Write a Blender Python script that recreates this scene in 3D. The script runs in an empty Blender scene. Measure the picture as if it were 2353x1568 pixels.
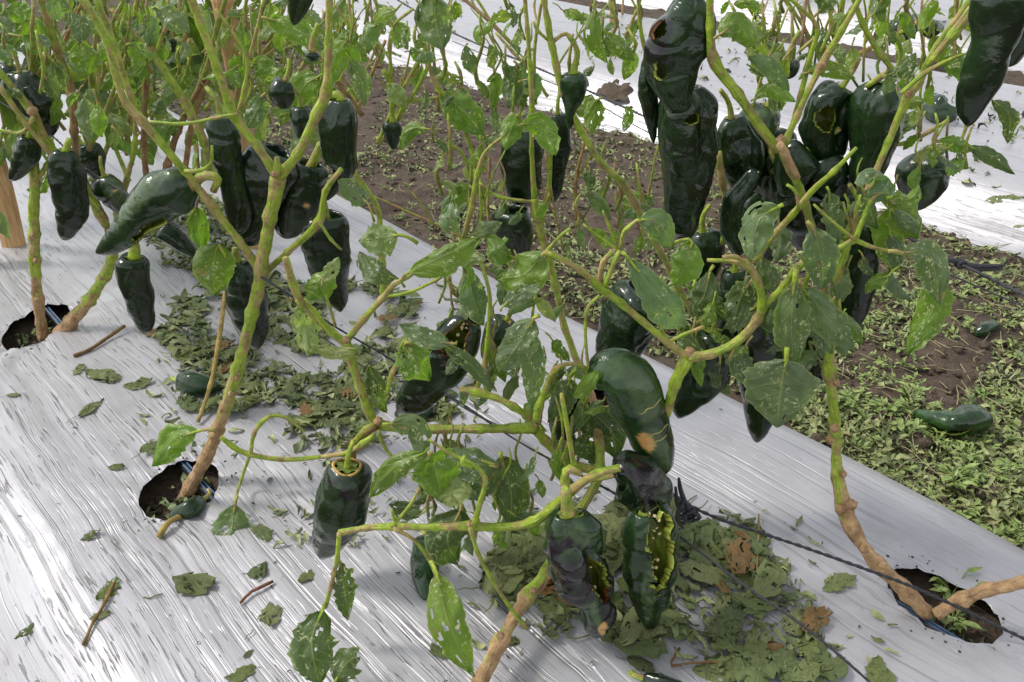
import bpy, math, random
import numpy as np
from mathutils import Vector, Matrix, noise

# ------------------------------------------------------------------ camera, sky, sun, exposure
S = bpy.context.scene
COL = S.collection
PITCH = math.atan(1184/1900.); H = .82; F = 1900.; W0, H0 = 2353., 1568.
cam = bpy.data.cameras.new("camera"); camo = bpy.data.objects.new("camera", cam); COL.objects.link(camo)
camo.location = (0, 0, H); camo.rotation_euler = (math.pi/2-PITCH, 0, 0)
cam.sensor_width = 36; cam.lens = 36*F/W0; cam.clip_start = .01; cam.clip_end = 2000
S.camera = camo
SUN_EL, SUN_AZ = math.radians(52), math.radians(-80)       # azimuth from +Y towards +X
world = bpy.data.worlds.new("World"); S.world = world; world.use_nodes = True
wn, wl = world.node_tree.nodes, world.node_tree.links
bg = wn["Background"]; sky = wn.new("ShaderNodeTexSky"); sky.sky_type = 'NISHITA'; sky.sun_disc = False
sky.sun_elevation = SUN_EL; sky.sun_rotation = SUN_AZ; sky.dust_density = 1.; sky.air_density = 1.2; sky.ozone_density = 1.
hs = wn.new("ShaderNodeHueSaturation"); hs.inputs["Saturation"].default_value = .22     # a cloudy sky: the blue is veiled
wl.new(sky.outputs[0], hs.inputs["Color"]); wl.new(hs.outputs[0], bg.inputs["Color"])
bg.inputs["Strength"].default_value = .14
sl = bpy.data.lights.new("sun", 'SUN'); sl.energy = 1.5; sl.angle = math.radians(10); sl.color = (1, .95, .88)
so = bpy.data.objects.new("sun", sl); COL.objects.link(so)
sd = Vector((math.sin(SUN_AZ)*math.cos(SUN_EL), math.cos(SUN_AZ)*math.cos(SUN_EL), math.sin(SUN_EL)))
so.rotation_euler = sd.to_track_quat('Z', 'Y').to_euler()
S.view_settings.view_transform = 'Standard'; S.view_settings.look = 'None'
S.view_settings.gamma = 1; S.view_settings.use_curve_mapping = False
S.view_settings.exposure = .72

# ------------------------------------------------------------------ geometry helpers
CP, SP = math.cos(PITCH), math.sin(PITCH)
CAM = Vector((0, 0, H))
UA = math.radians(-42.571)
U = Vector((math.sin(UA), math.cos(UA), 0)); V = Vector((U.y, -U.x, 0))     # along / across the beds
R = random.Random(7)
def ray(x, y):
    a = (x-W0/2)/F; b = -(y-H0/2)/F
    return Vector((a, CP+b*SP, -SP+b*CP))
def at(x, y, Y):
    r = ray(x, y); return CAM + r*(Y/r.y)
def gr(x, y, z=0.):
    r = ray(x, y); return CAM + r*((z-H)/r.z)
def depth(p): return p.y*CP + (H-p.z)*SP
def px2m(w, p): return w*depth(p)/F
def bedpt(u, v, z=0): return U*u + V*v + Vector((0, 0, z))
def nz(p, s=1., o=0.): return noise.noise(Vector((p[0]*s+o, p[1]*s+o*.7, p[2]*s-o*.3)))

def spline(pts, n):
    """Catmull-Rom through rows of an array; n samples"""
    P = np.array(pts, float)
    if len(P) == 1: P = np.vstack([P, P])
    d = np.r_[0, np.cumsum(np.linalg.norm(np.diff(P[:, :3], axis=0), axis=1)+1e-6)]
    t = np.linspace(0, d[-1], n); out = np.empty((n, P.shape[1]))
    m = np.zeros_like(P)
    for i in range(len(P)):
        a, b = max(i-1, 0), min(i+1, len(P)-1); m[i] = (P[b]-P[a])/(d[b]-d[a])
    for k, tt in enumerate(t):
        i = min(max(np.searchsorted(d, tt)-1, 0), len(P)-2); h = d[i+1]-d[i]; s = (tt-d[i])/h
        out[k] = (2*s**3-3*s*s+1)*P[i]+(s**3-2*s*s+s)*h*m[i]+(-2*s**3+3*s*s)*P[i+1]+(s**3-s*s)*h*m[i+1]
    return out

def mesh(name, verts, faces, mats, uv=None, attr=None, mi=None, smooth=True):
    me = bpy.data.meshes.new(name); me.from_pydata([tuple(v) for v in verts], [], faces)
    for m in (mats if isinstance(mats, (list, tuple)) else [mats]): me.materials.append(m)
    if smooth: me.polygons.foreach_set("use_smooth", [True]*len(me.polygons))
    if mi is not None: me.polygons.foreach_set("material_index", mi)
    if uv is not None:
        L = me.uv_layers.new(name="UVMap"); idx = np.empty(len(me.loops), int); me.loops.foreach_get("vertex_index", idx)
        L.data.foreach_set("uv", np.array(uv, float)[idx].ravel())
    if attr:
        for k, vals in attr.items():
            if np.ndim(vals) == 2: a = me.attributes.new(k, 'FLOAT_VECTOR', 'POINT'); a.data.foreach_set("vector", np.array(vals, np.float32).ravel())
            else: a = me.attributes.new(k, 'FLOAT', 'POINT'); a.data.foreach_set("value", np.array(vals, np.float32))
    me.update(); return me
def link(name, me, parent=None, loc=None):
    o = bpy.data.objects.new(name, me); COL.objects.link(o)
    if parent is not None: o.parent = parent
    if loc is not None: o.location = loc
    return o
def tag(o, label=None, cat=None, group=None, kind=None):
    for k, v in (("label", label), ("category", cat), ("group", group), ("kind", kind)):
        if v: o[k] = v
    return o
def thing(name, label, cat, loc, group=None):
    o = bpy.data.objects.new(name, None); COL.objects.link(o); o.location = loc; o.empty_display_size = .02
    return tag(o, label, cat, group)
def wloc(o):
    p = Vector((0, 0, 0))
    while o is not None: p += Vector(o.location); o = o.parent
    return p

# ------------------------------------------------------------------ materials
class NT:
    def __init__(s, name):
        s.m = bpy.data.materials.new(name); s.m.use_nodes = True; s.n = s.m.node_tree.nodes; s.l = s.m.node_tree.links
        s.b = s.n["Principled BSDF"]; s.out = s.n["Material Output"]
    def new(s, t, **kw):
        n = s.n.new(t)
        for k, v in kw.items(): setattr(n, k, v)
        return n
    def put(s, src, dst):
        if isinstance(src, (int, float)): dst.default_value = src
        elif isinstance(src, tuple): dst.default_value = (*src, 1) if len(src) == 3 and dst.type == 'RGBA' else src
        else: s.l.new(src, dst)
    def math(s, op, a, b=0., c=None, clamp=False):
        n = s.new("ShaderNodeMath", operation=op, use_clamp=clamp); s.put(a, n.inputs[0]); s.put(b, n.inputs[1])
        if c is not None: s.put(c, n.inputs[2])
        return n.outputs[0]
    def mix(s, f, a, b, blend='MIX'):
        n = s.new("ShaderNodeMix", data_type='RGBA', blend_type=blend); s.put(f, n.inputs[0]); s.put(a, n.inputs[6]); s.put(b, n.inputs[7]); return n.outputs[2]
    def noise(s, vec, scale, detail=3., rough=.55, dist=0.):
        n = s.new("ShaderNodeTexNoise"); s.put(vec, n.inputs["Vector"]); n.inputs["Scale"].default_value = scale
        n.inputs["Detail"].default_value = detail; n.inputs["Roughness"].default_value = rough; n.inputs["Distortion"].default_value = dist
        return n.outputs["Fac"]
    def ramp(s, f, lo, hi, a=0., b=1.):
        n = s.new("ShaderNodeMapRange", clamp=True); s.put(f, n.inputs[0])
        for i, v in enumerate((lo, hi, a, b)): n.inputs[i+1].default_value = v
        return n.outputs[0]
    def mapping(s, vec, scale=(1, 1, 1), rot=(0, 0, 0)):
        n = s.new("ShaderNodeMapping"); s.put(vec, n.inputs[0]); n.inputs["Scale"].default_value = scale; n.inputs["Rotation"].default_value = rot
        return n.outputs[0]
    def obj(s): return s.new("ShaderNodeTexCoord").outputs["Object"]
    def bump(s, h, strength, dist, prev=None):
        n = s.new("ShaderNodeBump"); s.put(h, n.inputs["Height"]); n.inputs["Strength"].default_value = strength; n.inputs["Distance"].default_value = dist
        if prev is not None: s.put(prev, n.inputs["Normal"])
        return n.outputs[0]
    def attr(s, name): return s.new("ShaderNodeAttribute", attribute_name=name).outputs["Fac"]
    def set(s, **kw):
        for k, v in kw.items(): s.put(v, s.b.inputs[k.replace("_", " ")])

def m_film():
    t = NT("silver_film"); o = t.obj()
    w = t.new("ShaderNodeTexNoise"); t.put(o, w.inputs["Vector"]); w.inputs["Scale"].default_value = 3.2; w.inputs["Detail"].default_value = 2
    sc = t.new("ShaderNodeVectorMath", operation='SCALE'); t.put(w.outputs["Color"], sc.inputs[0]); sc.inputs["Scale"].default_value = .035
    ad = t.new("ShaderNodeVectorMath", operation='ADD'); t.put(o, ad.inputs[0]); t.put(sc.outputs[0], ad.inputs[1]); v = ad.outputs[0]
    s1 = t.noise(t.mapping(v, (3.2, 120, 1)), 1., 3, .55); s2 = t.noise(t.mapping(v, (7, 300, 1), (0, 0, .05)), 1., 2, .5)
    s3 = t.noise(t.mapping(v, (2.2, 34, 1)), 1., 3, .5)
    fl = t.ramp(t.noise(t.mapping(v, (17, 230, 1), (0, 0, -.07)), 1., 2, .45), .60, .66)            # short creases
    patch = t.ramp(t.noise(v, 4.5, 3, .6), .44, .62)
    sx = t.new("ShaderNodeSeparateXYZ"); t.put(o, sx.inputs[0]); side = t.ramp(sx.outputs[1], -.75, -.35, .25, 1.)   # creases and their painted dark reflections are stronger on the near bed's left
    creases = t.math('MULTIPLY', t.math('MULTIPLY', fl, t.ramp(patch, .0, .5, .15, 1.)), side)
    h = t.math('ADD', t.math('MULTIPLY', s1, .42), t.math('MULTIPLY', s2, .16))
    h = t.math('MULTIPLY', h, t.math('ADD', .12, t.math('MULTIPLY', patch, .75)))
    h = t.math('SUBTRACT', t.math('ADD', h, t.math('MULTIPLY', s3, .8)), t.math('MULTIPLY', creases, .9))
    specks = t.ramp(t.noise(o, 150., 4, .75), .66, .74); area = t.ramp(t.noise(o, 14., 2, .5), .48, .66)
    dirt = t.math('MULTIPLY', specks, area)
    c = t.mix(t.noise(v, 6., 4, .6), (.40, .395, .41), (.50, .49, .51))
    c = t.mix(t.math('MULTIPLY', creases, .6), c, (.12, .115, .11))  # dark reflections in the creases, painted into the base colour
    c = t.mix(t.math('MULTIPLY', t.ramp(s1, .60, .72), .14), c, (.19, .185, .185))  # painted streaks of dark reflection along the film
    s4 = t.noise(t.mapping(v, (.9, 95, 1)), 1., 4, .65); lines = t.math('MULTIPLY', t.ramp(s4, .53, .62), t.ramp(t.noise(v, 3.2, 2), .34, .56))   # long pull lines along the bed, their dark reflections painted into the colour
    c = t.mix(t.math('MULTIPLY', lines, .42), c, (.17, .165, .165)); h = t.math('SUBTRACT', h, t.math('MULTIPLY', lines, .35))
    c = t.mix(t.math('MULTIPLY', t.ramp(t.noise(o, 9., 5, .7), .52, .74), .35), c, (.30, .285, .27))      # dust film
    c = t.mix(t.math('MULTIPLY', dirt, .8), c, (.10, .095, .085))
    geo = t.new("ShaderNodeNewGeometry").outputs["Backfacing"]                 # the film is black underneath
    c = t.mix(geo, c, (.012, .012, .014))
    t.set(Base_Color=c, Metallic=t.math('MULTIPLY', t.math('SUBTRACT', 1., geo), .34), Roughness=t.math('ADD', .28, t.math('MULTIPLY', t.noise(o, 30., 2), .18)),
          Normal=t.bump(h, .6, .005), Specular_IOR_Level=.25)
    return t.m
def m_soil():
    t = NT("soil"); o = t.obj(); n = t.noise(o, 28., 6, .7); n2 = t.noise(o, 150., 3, .6)
    c = t.mix(t.ramp(n, .3, .7), (.036, .025, .017), (.125, .088, .058)); c = t.mix(t.ramp(n2, .62, .75), c, (.20, .15, .10))
    t.set(Base_Color=c, Roughness=.9, Normal=t.bump(t.math('ADD', n, t.math('MULTIPLY', n2, .5)), .9, .012)); return t.m
def m_skin():
    t = NT("pepper_skin"); o = t.obj(); oi = t.new("ShaderNodeObjectInfo")
    n = t.noise(o, 20., 4, .6, .4); n2 = t.noise(o, 65., 3, .6); fn = t.noise(o, 420., 2, .5)
    c = t.mix(t.ramp(n, .38, .68), (.005, .0105, .0052), (.012, .034, .008)); c = t.mix(t.math('MULTIPLY', t.ramp(n2, .55, .8), .5), c, (.022, .056, .011))
    c = t.mix(1., c, oi.outputs["Color"], 'MULTIPLY')
    c = t.mix(t.math('MULTIPLY', t.attr("pale"), t.ramp(n2, .30, .55, .35, 1.)), c, (.060, .100, .036)); c = t.mix(t.math('MULTIPLY', t.attr("rot"), t.ramp(n2, .36, .5)), c, (.010, .006, .0095)); c = t.mix(t.attr("scar"), c, t.mix(n2, (.42, .20, .05), (.66, .40, .14)))
    sp = t.math('MULTIPLY', t.ramp(t.noise(o, 240., 2, .6), .70, .76), t.ramp(t.noise(o, 30., 2), .5, .6)); c = t.mix(t.math('MULTIPLY', sp, .6), c, (.20, .20, .13))
    hh = t.math('ADD', t.math('MULTIPLY', n2, 1.), t.math('MULTIPLY', fn, .05))
    t.set(Base_Color=c, Roughness=t.math('ADD', .11, t.math('MULTIPLY', t.ramp(n, .35, .7), .19)), Normal=t.bump(hh, .28, .005), Specular_IOR_Level=.55)
    return t.m
def m_flesh():
    t = NT("pepper_flesh"); o = t.obj(); n = t.noise(o, 90., 4, .65)
    c = t.mix(t.attr("lip"), t.mix(t.ramp(n, .35, .65), (.055, .085, .006), (.20, .26, .025)), t.mix(n, (.42, .50, .04), (.70, .72, .18))); c = t.mix(t.attr("rot"), c, (.20, .07, .02))
    t.set(Base_Color=c, Roughness=.38, Normal=t.bump(n, .5, .003), Specular_IOR_Level=.4); return t.m
def m_stem():
    t = NT("stem"); o = t.obj(); tc = t.new("ShaderNodeAttribute", attribute_name="tc").outputs["Vector"]; bark = t.attr("bark")
    n = t.ramp(t.noise(o, 70., 5, .7), .28, .72); n2 = t.noise(t.mapping(tc, (75, 75, 30)), 1., 5, .7, .5); ln = t.noise(t.mapping(tc, (420, 420, 24)), 1., 4, .6)
    g = t.mix(n, (.105, .20, .006), (.44, .58, .035)); g = t.mix(t.math('MULTIPLY', t.ramp(ln, .5, .66), .6), g, (.55, .62, .14))
    br = t.mix(n, (.20, .105, .045), (.62, .41, .21)); br = t.mix(t.ramp(ln, .60, .72), br, (.085, .05, .03))
    sc = t.ramp(t.math('ADD', n2, t.math('MULTIPLY', ln, .35)), .67, .72)
    f = t.math('MAXIMUM', t.ramp(t.math('ADD', bark, t.math('MULTIPLY', t.math('SUBTRACT', n2, .5), 1.5)), .42, .60), t.math('MULTIPLY', sc, .8))
    c = t.mix(f, g, br); c = t.mix(t.math('MULTIPLY', t.ramp(t.noise(t.mapping(tc, (240, 240, 60)), 1., 4, .7), .60, .68), .75), c, (.13, .075, .025)); oi = t.new("ShaderNodeObjectInfo"); c = t.mix(1., c, oi.outputs["Color"], 'MULTIPLY')
    t.set(Base_Color=c, Roughness=t.math('ADD', .42, t.math('MULTIPLY', f, .35)), Normal=t.bump(t.math('ADD', ln, t.math('MULTIPLY', n, .6)), .9, .003)); return t.m
def m_leaf(name, dry):
    t = NT(name); uv = t.new("ShaderNodeTexCoord").outputs["UV"]; o = t.obj(); oi = t.new("ShaderNodeObjectInfo")
    s = t.new("ShaderNodeSeparateXYZ"); t.put(uv, s.inputs[0]); T, Sx = s.outputs[0], s.outputs[1]; A = t.math('ABSOLUTE', Sx)
    mid = t.ramp(A, .02, .07, 1., 0.)
    wob = t.math('MULTIPLY', t.math('SUBTRACT', t.noise(o, 60., 2), .5), .25)
    ph = t.math('FRACT', t.math('ADD', t.math('SUBTRACT', t.math('MULTIPLY', T, 6.), t.math('MULTIPLY', t.math('POWER', A, .8), 2.0)), wob))
    sv = t.math('MULTIPLY', t.ramp(t.math('ABSOLUTE', t.math('SUBTRACT', ph, .5)), .03, .10, 1., 0.), .6)
    vein = t.math('MAXIMUM', mid, t.math('MULTIPLY', sv, t.ramp(A, .95, .5)))
    off = t.new("ShaderNodeVectorMath", operation='ADD'); t.put(o, off.inputs[0]); rv = t.new("ShaderNodeCombineXYZ"); t.put(t.math('MULTIPLY', oi.outputs["Random"], 50.), rv.inputs[0]); t.put(rv.outputs[0], off.inputs[1]); oo = off.outputs[0]
    n = t.noise(oo, 45., 4, .6); n3 = t.noise(oo, 170., 3, .6)
    vo = t.noise(t.mapping(oo, (190, 330, 190)), 1., 2, .5, .9); pat = t.ramp(t.noise(oo, 38., 2), .44, .60)
    scar = t.math('MULTIPLY', t.ramp(vo, .585, .625), pat)
    base = oi.outputs["Color"]; edge = t.ramp(A, .90, .99)
    c = t.mix(t.ramp(n, .3, .7), t.mix(1., base, (.72, .74, .7), 'MULTIPLY'), t.mix(1., base, (1.2, 1.15, 1.1), 'MULTIPLY'))
    if dry:
        c = t.mix(t.ramp(n3, .45, .75), c, (.055, .075, .030)); c = t.mix(t.math('MULTIPLY', t.ramp(t.noise(oo, 90., 3), .55, .7), .55), c, (.20, .21, .09))
        c = t.mix(t.math('MULTIPLY', t.ramp(t.noise(oo, 24., 2), .66, .72), .8), c, (.13, .065, .025))
        c = t.mix(t.math('MULTIPLY', vein, .35), c, (.22, .22, .10))
    else:
        c = t.mix(t.math('MULTIPLY', vein, .6), c, (.34, .40, .16)); c = t.mix(t.math('MULTIPLY', edge, .55), c, (.40, .44, .20)); c = t.mix(t.math('MULTIPLY', scar, .9), c, (.62, .62, .40))
        c = t.mix(t.math('MULTIPLY', t.ramp(t.noise(oo, 30., 2), .70, .74), .6), c, (.33, .22, .09))
    gb = t.new("ShaderNodeNewGeometry").outputs["Backfacing"]; c = t.mix(t.math('MULTIPLY', gb, .45), c, t.mix(.35, c, (.26, .30, .14)))
    hh = t.math('ADD', t.math('SUBTRACT', t.math('MULTIPLY', n3, .35), t.math('MULTIPLY', vein, .9)), t.math('MULTIPLY', n, .8))
    nb = t.bump(hh, .6 if not dry else .8, .0022)
    t.set(Base_Color=c, Roughness=.36 if not dry else .55, Normal=nb, Specular_IOR_Level=.6 if not dry else .3)
    tr = t.new("ShaderNodeBsdfTranslucent"); t.put(t.mix(1., c, (1.25, 1.5, .45), 'MULTIPLY'), tr.inputs[0]); t.put(nb, tr.inputs["Normal"])
    ms = t.new("ShaderNodeMixShader"); ms.inputs[0].default_value = .45 if not dry else .12
    t.l.new(t.b.outputs[0], ms.inputs[1]); t.l.new(tr.outputs[0], ms.inputs[2]); t.l.new(ms.outputs[0], t.out.inputs["Surface"]); return t.m
def m_plain(name, a, b, scale, rough=.6, bump=.4, dist=.002, mscale=(1, 1, 1), **kw):
    t = NT(name); n = t.noise(t.mapping(t.obj(), mscale), scale, 4, .6)
    t.set(Base_Color=t.mix(t.ramp(n, .3, .7), a, b), Roughness=rough, Normal=t.bump(n, bump, dist), **kw); return t.m
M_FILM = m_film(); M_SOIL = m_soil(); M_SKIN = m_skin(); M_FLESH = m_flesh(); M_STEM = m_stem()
M_LEAF = m_leaf("leaf", False); M_DRY = m_leaf("fallen_leaf", True)
M_WOOD = m_plain("stake_wood", (.36, .19, .075), (.62, .40, .19), 1., .6, .5, .002, (110, 110, 8))
M_TWINE = m_plain("black_twine", (.008, .008, .01), (.05, .05, .06), 600., .5, .8, .001)
M_HOSE = m_plain("black_hose", (.010, .012, .016), (.022, .026, .034), 60., .22, .2, .001)
M_STRIPE = m_plain("blue_stripe", (.03, .10, .24), (.10, .20, .36), 60., .3, .1, .001)
M_CALYX = m_plain("calyx", (.06, .10, .012), (.20, .25, .05), 120., .5, .6, .002)
M_RUST = m_plain("dry_calyx_rim", (.30, .17, .035), (.52, .36, .10), 150., .6, .6, .002)
M_SEED = m_plain("seed", (.50, .38, .16), (.66, .56, .32), 200., .45, .3, .001)
M_CRACK = m_plain("crack", (.20, .20, .05), (.42, .38, .14), 150., .6, .4, .001)
M_NET = m_plain("red_cord", (.20, .06, .07), (.36, .17, .17), 200., .8, .5, .002)
M_STRAW = m_plain("straw", (.24, .21, .09), (.42, .38, .20), 90., .7, .4, .001)
M_WEED = m_plain("weed", (.13, .20, .035), (.31, .39, .12), 60., .5, .4, .002)
M_LIT = m_plain("litter", (.15, .18, .06), (.40, .43, .19), 75., .7, .5, .002)
M_LIT2 = m_plain("litter_dark", (.07, .10, .035), (.20, .24, .09), 75., .6, .5, .002)

# ------------------------------------------------------------------ setting: soil, beds, film with planting holes
def grid(nu, nv, f):
    vs = [f(i, j) for i in range(nu) for j in range(nv)]
    fs = [(i*nv+j, (i+1)*nv+j, (i+1)*nv+j+1, i*nv+j+1) for i in range(nu-1) for j in range(nv-1)]
    return vs, fs
def bedobj(name, vs, fs, m):
    """vertices (u, v, z): the object's own x runs along the bed, its y across"""
    A = np.array(vs, float); A[:, 1] *= -1
    o = link(name, mesh(name, A, [tuple(reversed(f)) for f in fs], m)); o.rotation_euler.z = math.atan2(U.y, U.x); return o
def soil_z(x, y):
    p = (x, y, 0)
    return -.155 + .016*nz(p, 6) + .011*nz(p, 22, 3) + .006*nz(p, 60, 9)
def build_soil():
    xs = np.arange(-4.2, 5.4, .03); ys = np.arange(-.4, 8.2, .03)
    vs, fs = grid(len(xs), len(ys), lambda i, j: (xs[i], ys[j], soil_z(xs[i], ys[j])))
    tag(link("soil", mesh("soil", vs, fs, M_SOIL)), kind="structure")
    me = mesh("field", [(-300, -300, -.2), (300, -300, -.2), (300, 300, -.2), (-300, 300, -.2)], [(0, 1, 2, 3)], M_SOIL, smooth=False)
    tag(link("ground", me), kind="structure")
build_soil()
# hole: centre (u, v), half axes along u and v
HOLES = []
XW = (U.x, V.x)                                             # the world X axis seen from the bed
for (x, y, a, b, ax) in ((82, 742, .050, .088, XW), (410, 1112, .055, .064, XW), (2168, 1384, .068, .047, (1, 0)), (1040, 1672, .06, .05, XW)):
    g = gr(x, y); HOLES.append((g.dot(U), g.dot(V), a, b, *ax))
HOLES.append((.73, .86, .05, .045, *XW))
def hole_r(h, u, v):
    du, dv = u-h[0], v-h[1]; p, q = (du*h[4]+dv*h[5])/h[2], (-du*h[5]+dv*h[4])/h[3]; return p, q
def hole_pt(h, r, t):
    p, q = r*math.cos(t)*h[2], r*math.sin(t)*h[3]; return h[0]+p*h[4]-q*h[5], h[1]+p*h[5]+q*h[4]
def bed_profile(v, v0, v1):
    e = min(v-v0, v1-v); t = min(max(e/.24, 0), 1); s = t*t*(3-2*t)*.55 + t*.45
    return -.165 + .165*(1-(1-s)**1.6)
def film_z(u, v, v0, v1, detail=True):
    z = bed_profile(v, v0, v1); p = (u, v, 0)
    z += .010*nz((u*1.2, v*2.2, 0), 1, 5)
    if detail:
        z += .004*nz((u*4.2, v*4.2, 0), 1, 8) + .0036*nz((u*1.8, v*15, 0), 1, 1.7)*(1.2-min(1., abs(v-.55)*1.1)) + .0011*nz((u*5, v*55, 0), 1, 4.1)
        for h in HOLES:
            p_, q_ = hole_r(h, u, v); r = math.hypot(p_, q_)
            if r < 5:
                k = math.exp(-(max(r, 1)-1)/1.3); ang = math.atan2(q_, p_)
                z += k*(.0075*nz((math.cos(ang)*3.4, math.sin(ang)*3.4, h[0]*9), 1.7, 2) - .006)
    return z
FV = (-.13, 1.225)
def build_film():
    us = np.arange(-.75, 4.6, .0105); us = np.r_[us, np.arange(4.6, 9., .08)]; vs_ = np.arange(FV[0], FV[1]+.001, .0105)
    nu, nv = len(us), len(vs_)
    vs, fs = grid(nu, nv, lambda i, j: [us[i], vs_[j], film_z(us[i], vs_[j], *FV)])
    P = np.array(vs); ins = np.zeros(len(P), int)
    for k, h in enumerate(HOLES):
        p_, q_ = hole_r(h, P[:, 0], P[:, 1]); ins[np.hypot(p_, q_) < 1] = k+1
    keep = [f for f in fs if not all(ins[q] for q in f)]
    used = sorted({q for f in keep for q in f if ins[q]})
    for q in used:                                        # pull the inner fringe out to the cut edge
        h = HOLES[ins[q]-1]; p_, q_ = hole_r(h, P[q, 0], P[q, 1]); t = math.atan2(q_, p_)
        P[q, 0], P[q, 1] = hole_pt(h, 1+.05*nz((math.cos(t)*2, math.sin(t)*2, h[0]*5), 1.5), t); P[q, 2] += .003*nz((math.cos(t)*4, math.sin(t)*4, 1), 1.)
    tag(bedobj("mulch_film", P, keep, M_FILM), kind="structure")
    # the soil of the bed, showing through the holes
    us2 = np.arange(-.7, 2.2, .02); vv = np.arange(.02, 1.08, .02)
    def f(i, j):
        u, v = us2[i], vv[j]; z = film_z(u, v, *FV, False)-.035
        for h in HOLES: r = math.hypot(*hole_r(h, u, v)); z -= .016*math.exp(-r*r)
        return (u, v, z + .011*nz((u, v, 0), 30) + .006*nz((u, v, 1), 75))
    vs, fs = grid(len(us2), len(vv), f)
    tag(bedobj("bed_soil", vs, fs, M_SOIL), kind="structure")
build_film()
FAR_BEDS = ((2.33, 3.72), (4.33, 5.72), (6.25, 7.6), (8.2, 9.5))
for k, (a, b) in enumerate(FAR_BEDS):
    st = .022 if k == 0 else .05
    us = np.arange(-1.6, 7., st*1.6); vv = np.arange(a, b+.001, st)
    vs, fs = grid(len(us), len(vv), lambda i, j: (us[i], vv[j], film_z(us[i]+k*3, vv[j], a, b, False) + .006*nz((us[i]*2, vv[j]*14, k), 1, 2)))
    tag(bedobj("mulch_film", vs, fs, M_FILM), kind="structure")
# a heap of soil thrown on the near edge of the second bed
def heap(x, y, rx, ry, h, name="soil_heap"):
    c = gr(x, y, -.03)
    def f(i, j):
        r = i/14; a = j*2*math.pi/28; q = Vector((c.x+rx*r*math.cos(a), c.y+ry*r*math.sin(a), c.z-.03))
        q.z += h*(1-r*r) + .02*nz(q, 25) + .012*nz(q, 70); return q
    vs, fs = grid(15, 29, f); tag(link(name, mesh(name, vs, fs, M_SOIL)), kind="structure")
heap(1450, 190, .14, .16, .045)
heap(1236, 55, .07, .08, .03)

# ------------------------------------------------------------------ builders: tubes, leaves, peppers
def tube_geo(P, rad, sides=8, bump=0., seed=0., cap=True):
    P = np.array(P, float); n = len(P); vs = []; fs = []
    T = np.gradient(P, axis=0); T /= np.linalg.norm(T, axis=1)[:, None]+1e-9
    N = np.cross(T[0], [0.3, .2, 1.]); N /= np.linalg.norm(N)+1e-9
    for i in range(n):
        N = N-T[i]*np.dot(N, T[i]); N /= np.linalg.norm(N)+1e-9; B = np.cross(T[i], N)
        for k in range(sides):
            a = 2*math.pi*k/sides; d = N*math.cos(a)+B*math.sin(a); r = rad[i]
            if bump: r *= 1+bump*nz(P[i]+d*rad[i], 90, seed) + bump*.7*nz(P[i]+d*rad[i], 35, seed+4)
            vs.append(P[i]+d*r)
    for i in range(n-1):
        for k in range(sides):
            k2 = (k+1) % sides; fs.append((i*sides+k, i*sides+k2, (i+1)*sides+k2, (i+1)*sides+k))
    if cap: fs.append(tuple(range(sides-1, -1, -1))); fs.append(tuple((n-1)*sides+k for k in range(sides)))
    return vs, fs
def tube(name, pts, rads, parent, mat=None, sides=9, bump=.10, bark=None, knots=True, step=.012, color=None):
    """pts: world points; one mesh, local to the parent"""
    A = np.c_[np.array([tuple(p) for p in pts]), rads]
    L = np.linalg.norm(np.diff(A[:, :3], axis=0), axis=1).sum(); n = max(4, min(110, int(L/step)+3))
    Q = spline(A, n); rad = np.maximum(Q[:, 3], 2e-4)
    if knots and len(pts) > 2:
        for q, r0 in zip(A[1:-1], A[1:-1, 3]):
            d = np.linalg.norm(Q[:, :3]-q[:3], axis=1); rad = rad*(1+.32*np.exp(-(d/(r0*.9))**2))
    o0 = np.array(wloc(parent)) if parent is not None else np.zeros(3)
    vs, fs = tube_geo(Q[:, :3], rad, sides, bump, R.random()*20); vs = np.array(vs)
    bk = np.zeros(len(vs)) if bark is None else np.clip(np.array([bark(v) for v in vs]), 0, 1)
    al = np.r_[0, np.cumsum(np.linalg.norm(np.diff(Q[:, :3], axis=0), axis=1))]; so_ = R.random()*30; an = np.tile(np.arange(sides)*2*math.pi/sides, n); rr_ = np.repeat(rad, sides)
    tc = np.c_[np.cos(an)*rr_, np.sin(an)*rr_, np.repeat(al, sides)+so_]
    o = link(name, mesh(name, vs-o0, fs, mat or M_STEM, attr={"bark": bk, "tc": tc}), parent)
    o.color = color or (1, 1, 1, 1); return o

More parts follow.
